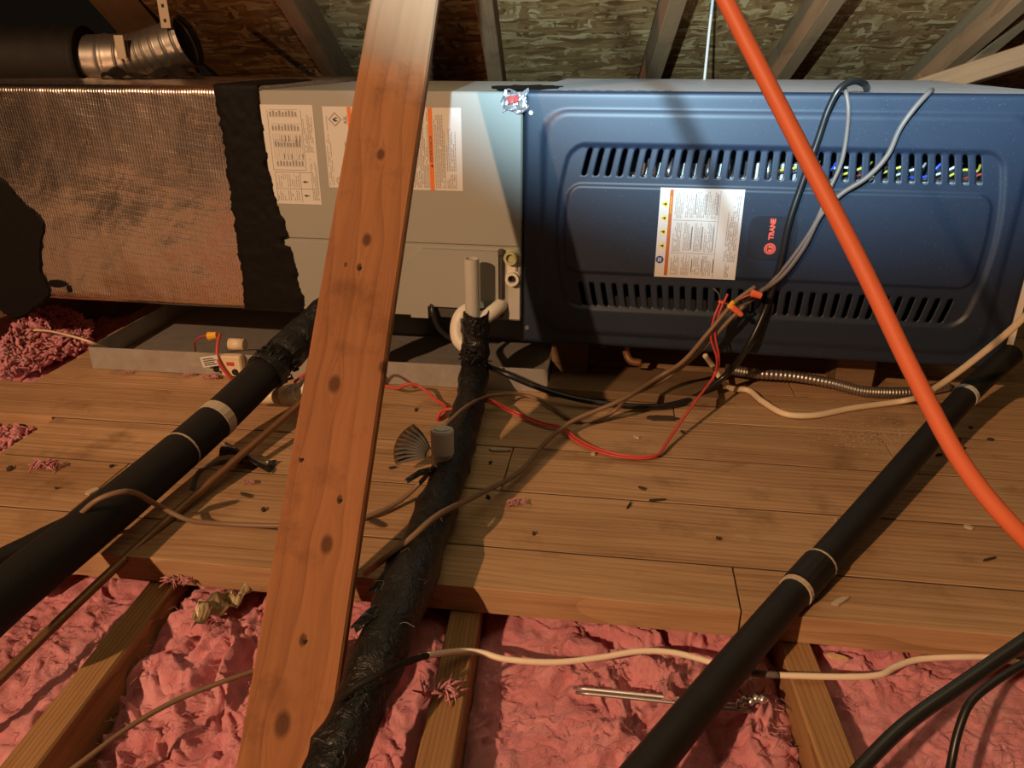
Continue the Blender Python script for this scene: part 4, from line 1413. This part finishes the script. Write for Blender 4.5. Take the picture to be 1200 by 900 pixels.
# ================================================================== CABLES AND WIRES
tube_thing('extension_cord', [(480, -770, 't', .39), (577, -574, 't', .38), (707, -314, 't', .37), (800, -105, 't', .36), (850, 0, 't', .355), (937, 170, 't', .35), (1010, 312, 't', .345), (1075, 447, 't', .34), (1132, 550, 't', .335), (1200, 630, 't', .33), (1290, 705, 't', .33)],
           0.0039, M['orange'], 'bright orange extension cord hanging close to the camera at right', 'cord', 14, 10)
tube_thing('brown_cable', [(52, 636, 't', 1.00), (90, 606, 't', .955), (118, 584, 't', .945), (148, 576, 't', .96), (185, 592, 't', 1.03), (220, 609, 'z', .02), (265, 614, 'z', .008), (335, 616, 'z', .006), (390, 614, 'z', .006), (437, 603, 'z', .008), (470, 586, 'z', .012), (492, 566, 'z', .03), (510, 545, 'z', .06)],
           0.0036, M['browncable'], 'thin brown cable looping over the thick black pipe', 'cable', 8)
tube_thing('brown_cable', [(428, 672, 'z', .008), (450, 655, 'z', .050), (480, 632, 'z', .068), (510, 606, 'z', .072), (560, 580, 'z', .035), (610, 552, 'z', .015), (640, 518, 'z', .02), (670, 494, 'z', .03), (730, 468, 'z', .06), (775, 440, 'f', .06), (800, 424, 'f', .07), (830, 390, 'f', .075), (860, 355, 'f', .06), (885, 336, 'f', .05)],
           0.0040, M['browncable'], 'long brown cable from the taped pipe up to the orange wire nuts', 'cable', 8)
tube_thing('brown_cable', [(430, 470, 'z', .004), (505, 545, 'z', .060), (520, 500, 'z', .075), (545, 478, 'z', .07), (575, 464, 'z', .04), (615, 463, 'z', .012), (645, 475, 'z', .008), (672, 492, 'z', .006), (700, 492, 'z', .006), (722, 480, 'z', .02), (735, 466, 'z', .055), (780, 444, 'f', .05), (820, 412, 'f', .055), (855, 375, 'f', .06), (872, 358, 'f', .055)][2:],
           0.0036, M['browncable'], 'second brown cable curling on the planks below the furnace', 'cable', 8)
tube_thing('grey_cable', [(988, 104, 'f', -.03), (991, 107, 'f', .008), (994, 125, 'f', .016), (993, 150, 'f', .016), (986, 190, 'f', .016), (972, 222, 'f', .018), (955, 262, 'f', .022), (930, 300, 'f', .022), (905, 330, 'f', .025), (880, 352, 'f', .035), (862, 362, 'f', .05)],
           0.0036, M['greycable'], 'grey cable entering the furnace top beside the black cable', 'cable', 8)
tube_thing('grey_cable', [(1092, 106, 'f', -.02), (1088, 109, 'f', .010), (1074, 124, 'f', .018), (1055, 150, 'f', .020), (1040, 182, 'f', .020), (1017, 207, 'f', .020), (985, 228, 'f', .020), (962, 252, 'f', .022), (942, 290, 'f', .022), (915, 325, 'f', .025), (890, 342, 'f', .035), (868, 352, 'f', .048)],
           0.0042, M['greycable'], 'grey cable slanting from the furnace top near the right', 'cable', 8)
tube_thing('black_power_cable', [(1016, 104, 'f', -.05), (1012, 98, 'f', -.015), (1000, 95, 'f', .004), (985, 103, 'f', .014), (972, 125, 'f', .014), (958, 165, 'f', .014), (940, 215, 'f', .016), (925, 260, 'f', .020), (914, 310, 'f', .020), (898, 360, 'f', .022), (875, 408, 'f', .035), (850, 440, 'z', .05), (815, 465, 'z', .016), (775, 476, 'z', .009), (720, 474, 'z', .012), (670, 466, 'z', .02), (625, 452, 'z', .035), (590, 437, 'z', .055), (570, 428, 'f', .03), (540, 405, 'f', .012), (515, 385, 'f', .012), (507, 365, 'f', .012), (506, 356, 'f', .004)],
           0.0056, M['cable_black'], 'black power cable from furnace top down across its slots to the floor', 'cable', 10)
# red thermostat wire, with its splice
root = thing('red_thermostat_wire', 'red two-strand wire from the taped pipe up to orange wire nuts', 'wire', loc=pz(740, 537, 0))
s1 = [(450, 452, 'z', .02), (466, 455, 'z', .02), (478, 450, 'z', .03), (492, 453, 'z', .025), (510, 468, 'z', .01), (521, 475, 'z', .006), (521, 486, 'z', .006), (513, 491, 'z', .006), (517, 482, 'z', .02), (536, 478, 'z', .03)]
MB().tube(catmull([P(s) for s in s1], 7), 0.0030, 8).build('wire_run', M['red'], root, smooth=True)
s2 = [(546, 468, 'z', .03), (572, 471, 'z', .035), (600, 484, 'z', .01), (632, 497, 'z', .006), (658, 503, 'z', .008), (672, 515, 'z', .006), (700, 529, 'z', .005), (738, 537, 'z', .005), (768, 535, 'z', .006), (780, 520, 'z', .012), (797, 495, 'z', .03), (815, 470, 'z', .05), (838, 437, 'z', .08), (840, 420, 'f', .07), (833, 395, 'f', .07), (837, 372, 'f', .07), (845, 352, 'f', .062)]
for k, off in enumerate((Vector((0, 0, 0)), Vector((.0035, .0015, .003)))):
    MB().tube(catmull([P(s) + off * (1 if i < 14 else (1.5 + (i - 13) * .6)) for i, s in enumerate(s2)], 7), 0.0021, 7).build('wire_run', M['red'], root, smooth=True)
def nut(a, c, r0, r1, mat):
    a = pf(*a, .062); c = pf(*c, .062)
    m = MB(); L = [a.lerp(c, q) for q in (0, .08, .55, .92, 1)]
    m.tube(L, [r0 * .8, r0, (r0 + r1) / 2, r1, r1 * .6], 10)
    return m.build('wire_nut', mat, root)
nut((880, 343), (893, 347), .0062, .0055, M['orange_nut'])
nut((857, 359), (870, 370), .0058, .0042, M['orange_nut'])
nut((854, 361), (860, 353), .005, .004, M['yellow'])
nut((842, 353), (848, 355), .0028, .0028, M['orange_nut'])
for s in ([(845, 353, 'f', .062), (856, 357, 'f', .06), (868, 350, 'f', .06), (882, 344, 'f', .062)], [(836, 338, 'f', .06), (842, 344, 'f', .062), (844, 353, 'f', .062)]):
    MB().tube(catmull([P(q) for q in s], 6), 0.0014, 6).build('thin_strand', M['red'] if s[0][0] == 845 else M['scrapgrey'], root, smooth=True)

tube_thing('cream_cable', [(1290, 270, 'f', .40), (1200, 372, 'f', .30), (1150, 415, 'f', .24), (1100, 452, 'f', .16), (1062, 469, 'z', .012), (1000, 478, 'z', .006), (950, 487, 'z', .006), (920, 485, 'z', .006), (893, 470, 'z', .008), (876, 457, 'z', .008), (857, 455, 'z', .012), (846, 446, 'z', .03), (836, 430, 'z', .05), (826, 416, 'f', -.02)],
           0.0056, M['creamcable'], 'cream flat cable sweeping from the right edge to under the furnace', 'cable', 10, 8, None, (1.0, 0.62))
# flexible metal conduit with real ridges
cp = catmull([P(s) for s in [(850, 432, 'z', .03), (880, 437, 'z', .026), (930, 441, 'z', .022), (975, 449, 'z', .016), (1010, 458, 'z', .012), (1040, 460, 'z', .012), (1075, 459, 'z', .012), (1110, 452, 'z', .014)]], 40)
o = MB().tube(cp, lambda t: 0.0098 + 0.0011 * math.sin(t * len(cp) * 1.5), 12).build('flexible_conduit', M['conduit'], None, smooth=True)
tag(o, 'ridged metal flexible conduit lying in front of the furnace base', 'conduit')
# white cable over the insulation
root = thing('white_cable', 'white cable lying across the pink insulation along the bottom', 'cable', loc=pz(700, 772, -.04))
sp = [(395, 826, 'z', .020), (415, 806, 'z', .052), (450, 788, 'z', .058), (480, 775, 'z', .036), (508, 767, 'z', -.002), (545, 763, 'z', -.030), (565, 765, 'z', -.030), (590, 772, 'z', -.032), (650, 776, 'z', -.034), (700, 771, 'z', -.033), (752, 763, 'z', -.030), (790, 765, 'z', -.031), (840, 778, 'z', -.034), (880, 788, 'z', -.031), (935, 792, 'z', -.031), (1030, 791, 'z', -.031), (1048, 782, 'z', -.032), (1075, 773, 'z', -.033), (1130, 770, 'z', -.031), (1165, 771, 'z', -.033), (1230, 785, 'z', -.034)]
wc = catmull([P(s) for s in sp], 8)
MB().tube(wc[30:], 0.0036, 10).build('cable_run', M['whitecable'], root, smooth=True)
MB().tube(wc[:31], 0.0034, 10).build('dirty_end', M['flexsleeve'], root, smooth=True)
MB().tube(wc[104:110], 0.0039, 10).build('grey_tape', M['greycable'], root, smooth=True)
tube_thing('brown_wire', [(60, 920, 'z', -.035), (100, 890, 'z', -.03), (150, 853, 'z', -.028), (200, 824, 'z', -.028), (250, 803, 'z', -.03), (306, 784, 'z', -.034), (340, 776, 'z', -.036)], 0.0028, M['browncable'], 'thin brown wire crossing the pink insulation at lower left', 'wire', 8)
tube_thing('black_cable', [(960, 955, 't', .62), (1012, 897, 't', .63), (1060, 850, 't', .64), (1130, 800, 't', .65), (1200, 752, 't', .66), (1290, 690, 't', .68)], 0.0062, M['cable_black'], 'thicker black cable at the lower right corner', 'cable', 12)
tube_thing('black_cable', [(1108, 930, 't', .66), (1115, 893, 't', .67), (1122, 860, 't', .675), (1136, 825, 't', .68), (1160, 803, 't', .685), (1200, 778, 't', .69), (1290, 735, 't', .70)], 0.0038, M['cable_black'], 'thin curved black cable beside the thicker one at lower right', 'cable', 10)
tube_thing('pale_wire', [(-60, 392, 'z', .02), (0, 389, 'z', .025), (45, 387, 'z', .035), (80, 393, 'z', .06), (104, 400, 'z', .062), (125, 408, 'z', .035)], 0.0026, M['creamcable'], 'thin pale wire over the shredded insulation at left', 'wire', 8)

# ================================================================== DEBRIS
# metal strap half buried in the insulation
sa, sb_, sc_ = pz(672, 806, -.066), pz(770, 816, -.058), pz(876, 828, -.050)
root = thing('metal_hanger', 'thin metal hanger rod half buried in the pink insulation', 'hanger', loc=sb_)
MB().tube(catmull([sa, sb_, sc_], 6), 0.0022, 7).build('hanger_wire', M['steel'], root, smooth=True)
MB().tube(catmull([p + Vector((.002, -.008, .001)) for p in (sa, sb_, sc_)], 6), 0.0020, 7).build('hanger_wire', M['conduit'], root, smooth=True)
m = MB()
for k in range(5):
    q = sc_ + Vector((-.012 + k * .006, -.004 + .003 * (k % 2), .004 + .0015 * k))
    m.tube([q, q + Vector((.003, .004, .002)), q + Vector((.006, .001, .003))], [.003, .0045, .002], 7)
m.build('twisted_end', M['steel'], root, smooth=True)
# crumpled paper facing
def paper(u, v):
    p = pz(224 + 66 * u, 742 - 40 * u, -.045)
    q = p + Vector((0.004 * math.sin(v * 9), .050 * v * (.45 + .55 * math.sin(math.pi * min(1, .15 + u))), 0))
    q.z = -.046 + .022 * math.sin(math.pi * (.1 + .8 * v)) * (.6 + .4 * math.sin(u * 7)) + .004 * math.sin(u * 21 + v * 11) + .0022 * rj.uniform(-1, 1)
    return q
o = MB().grid(paper, 16, 12).build('crumpled_paper', M['kraft'])
o.modifiers.new('thick', 'SOLIDIFY').thickness = .0008
tag(o, 'crumpled metallic paper scrap on the insulation left of the leaning board', 'paper scrap')
# tape-covered scrap beside the thick pipe
root = thing('tape_scrap', 'torn strip of black tape with pale patches on the planks', 'tape scrap', loc=pz(295, 548, 0))
def tsc(u, v):
    p = pz(262 + 58 * u, 536 + 14 * u, 0) + Vector((0, .034 * (v - .5), 0)); p.z = .012 + .010 * math.sin(u * 4 + v * 2) + .004 * math.sin(v * 6); return p
o = MB().grid(tsc, 12, 6).build('tape_strip', M['tape'], root); o.modifiers.new('thick', 'SOLIDIFY').thickness = .002
for (u0, u1) in ((.28, .45), (.52, .86)):
    o = MB().grid(lambda u, v: Vector(tsc(u0 + (u1 - u0) * u, .45 + .5 * v)) + Vector((0, -.001, .0022)), 5, 3).build('pale_patch', M['palebit'], root)
tube_thing('tape_strip', [(225, 575, 'z', .01), (232, 555, 'z', .03), (243, 546, 'z', .04), (262, 541, 'z', .025), (285, 540, 'z', .008)], 0.006, M['scrapgrey'], 'curled dark strip between black pipe and copper line', 'strip', 8, 7, None, (1, .3))

# small bits: chips, splinters, tufts
def chip(x, y, L, wdt, ang, mat, name, label, cat, group, z=0.0, h=.003):
    c = pz(x, y, z + h * .5)
    u = Vector((math.cos(ang), math.sin(ang), 0)); v = Vector((-u.y, u.x, 0))
    g = random.Random(int(x * 7 + y))
    out = []
    for (a, b_) in ((-1, -.2), (-.5, -1), (.3, -.7), (1, -.1), (.6, .8), (-.3, .9), (-.8, .4)):
        out.append(c + u * (a * L / 2 * g.uniform(.8, 1.1)) + v * (b_ * wdt / 2 * g.uniform(.7, 1.2)) - Vector((0, 0, h * .4)))
    o = MB().prism(out, (g.uniform(-.001, .001), 0, h)).build(name, mat)
    tag(o, label, cat, group)
g1 = 'dark crumbs on the planks'; g2 = 'pale wood chips on the planks'; g3 = 'pink tufts on the planks'
CR = ['dark crumb at the far left edge of the planks', 'tiny dark crumb above the thick black pipe near the left', 'tiny dark speck left of the thick pipe, below the pink tuft', 'long dark sliver below the torn tape strip',
      'dark crumb left of the leaning board, below the dark sliver', 'dark sliver on the middle planks below the red wire loop', 'dark crumb beside the black pipe under the orange cord, largest of its cluster', 'dark crumb touching the right black pipe, left of its cluster',
      'dark crumb in the lower part of the cluster by the right black pipe', 'dark crumb alone at the right edge of the planks', 'thin dark crumb at the lower left of the cluster by the right black pipe', 'dark crumb at the top of the cluster by the right black pipe',
      'dark speck on the planks left of the right black pipe joint', 'dark crumb in the board shadow right of the taped pipe', 'long dark smear-like scrap between leaning board and taped pipe', 'thin dark crumb left of the fan-shaped scrap',
      'dark crumb below the first red wire loop', 'dark crumb right of the red wire near the furnace', 'tiny dark crumb right of the grey coupling', 'tiny dark crumb on the front planks below the brown cable']
PC = ['pale chip left of the thick black pipe, beside the brown cable', 'pale sliver on the front plank right of the black pipe joint', 'pale chip at the right, just below the orange cord', 'pale chip on the planks above the bottom of the red wire', 'pale chip right of the taped pipe near the pan', 'pale sliver on the planks just left of the right black pipe', 'small pale nub touching the red wire on the planks']
TL = ['pink tuft below the middle of the pan lip', 'pink tuft below the float switch tag', 'pink tuft below the left part of the pan lip', 'flat pink tuft at far left on the planks', 'pink tuft where the brown cable meets the thick pipe', 'pink tuft below the torn tape strip', 'pink tuft under the long brown cable right of the taped pipe', 'pink tuft under the front of the furnace near the black cable']
for ci, (x, y, L, wd_) in enumerate(((12, 549, .016, .009), (131, 546, .008, .006), (66, 572, .005, .004), (288, 580, .022, .006), (309, 597, .010, .006), (752, 572, .014, .004), (1122, 516, .014, .010), (1105, 520, .010, .008), (1128, 525, .012, .009), (1160, 515, .012, .008), (1100, 533, .012, .005), (1137, 501, .009, .007), (842, 631, .008, .006), (572, 582, .010, .006), (440, 612, .034, .010), (460, 548, .012, .004), (488, 480, .014, .005), (800, 506, .010, .006), (575, 542, .008, .004), (625, 625, .008, .004))):
    chip(x, y, L, wd_, rj.uniform(0, 3), M['darkbit'], 'debris_crumb', CR[ci], 'debris', g1)
for ci, (x, y, L, wd_) in enumerate(((108, 576, .024, .014), (985, 705, .030, .010), (1135, 618, .012, .008), (745, 512, .014, .006), (560, 480, .014, .005), (980, 612, .020, .005), (695, 532, .008, .008))):
    chip(x, y, L, wd_, rj.uniform(0, 3), M['palebit'], 'wood_chip', PC[ci], 'debris', g2)
chip(585, 527, .040, .010, -.15, M['palebit'], 'plastic_sliver', 'pale translucent sliver right of the taped pipe', 'debris', None)
chip(775, 490, .060, .020, -.1, M['darkbit'], 'dark_patch', 'flat dark scrap by the black cable under the furnace', 'debris', None)
def tuft(x, y, s, z, label, group):
    g = random.Random(int(x + y * 3)); m = MB(); c = pz(x, y, z)
    for _ in range(26):
        q = c + Vector((g.uniform(-1, 1) * s, g.uniform(-1, 1) * s * .5, g.uniform(0, .35) * s))
        d = Vector((g.uniform(-1, 1), g.uniform(-1, 1), g.uniform(-.3, .5))).normalized() * s * .5
        m.tube([q - d, q + Vector((0, 0, s * .15)), q + d], [s * .05, s * .10, s * .03], 5, True, (1, .5))
    o = m.build('insulation_tuft', M['pink'], None, smooth=True); tag(o, label, 'insulation', group)
for ci, (x, y, s) in enumerate(((222, 440, .010), (246, 443, .014), (150, 437, .008), (55, 547, .020), (115, 592, .012), (292, 566, .008), (605, 590, .012), (755, 466, .012))):
    tuft(x, y, s, .003, TL[ci], g3)
tuft(518, 813, .022, -.036, 'pink tuft of insulation lying on the bold-grained joist', None)
tuft(210, 682, .016, -.03, 'pink tuft of insulation at the end of the left joist', None)
chip(862, 757, .030, .010, .3, M['splinter'], 'wood_splinter', 'yellow splinter sticking out below the plank edge by the black pipe', 'debris', None, -.04)
chip(980, 770, .024, .008, -.3, M['splinter'], 'wood_splinter', 'yellow splinter on the insulation right of the knotty joist', 'debris', None, -.045)

# gas fittings under the furnace
gs = thing('gas_fitting', 'small brass pipe fitting hanging under the middle of the furnace', 'pipe fitting', loc=fl2w(.20, .06, -.05))
MB().tube(catmull([fl2w(.195, .05, -.001), fl2w(.195, .05, -.03), fl2w(.205, .045, -.045), fl2w(.225, .045, -.048)], 5), .0075, 12).build('bent_tube', M['copper'], gs, smooth=True)
MB().tube([fl2w(.195, .05, -.001), fl2w(.195, .05, -.014)], .0115, 6).build('hex_nut', M['copper'], gs)
gs = thing('gas_fitting', 'small pale screw fitting under the furnace left of the brass one', 'pipe fitting', loc=fl2w(.15, .05, -.03))
MB().tube([fl2w(.150, .05, -.001), fl2w(.150, .05, -.022)], .004, 10).build('threaded_stub', M['steel'], gs, smooth=True)
MB().tube([fl2w(.150, .05, -.010), fl2w(.150, .05, -.015)], .008, 6).build('hex_nut', M['steel'], gs)
# sawdust
gq = random.Random(77); sd = MB()
for _ in range(420):
    c = pz(1030 + gq.gauss(0, 32), 512 + gq.gauss(0, 9), .0008)
    if min((c - q).length for q in ctr_right) < .03: continue
    u = Vector((gq.uniform(-1, 1), gq.uniform(-1, 1), 0)).normalized() * gq.uniform(.0006, .0022); v = Vector((-u.y, u.x, 0)) * .5
    sd.prism([c - u, c - v, c + u, c + v], (0, 0, .0006))
tag(sd.build('sawdust', M['palebit']), 'thin scatter of pale sawdust left of the right black pipe', 'sawdust', kind='stuff')
for (x, y, L, a_, lb_) in ((737, 592, .020, 1.1, 'short upright splinter on the middle planks'), (770, 586, .026, .1, 'long thin splinter lying along the middle planks'), (1160, 655, .022, .3, 'thin splinter on the planks near the right edge'), (985, 612, .018, .4, 'pinkish splinter just right of the slim black pipe')):
    chip(x, y, L, .003, a_, M['darkbit'], 'wood_splinter', lb_, 'debris', None)
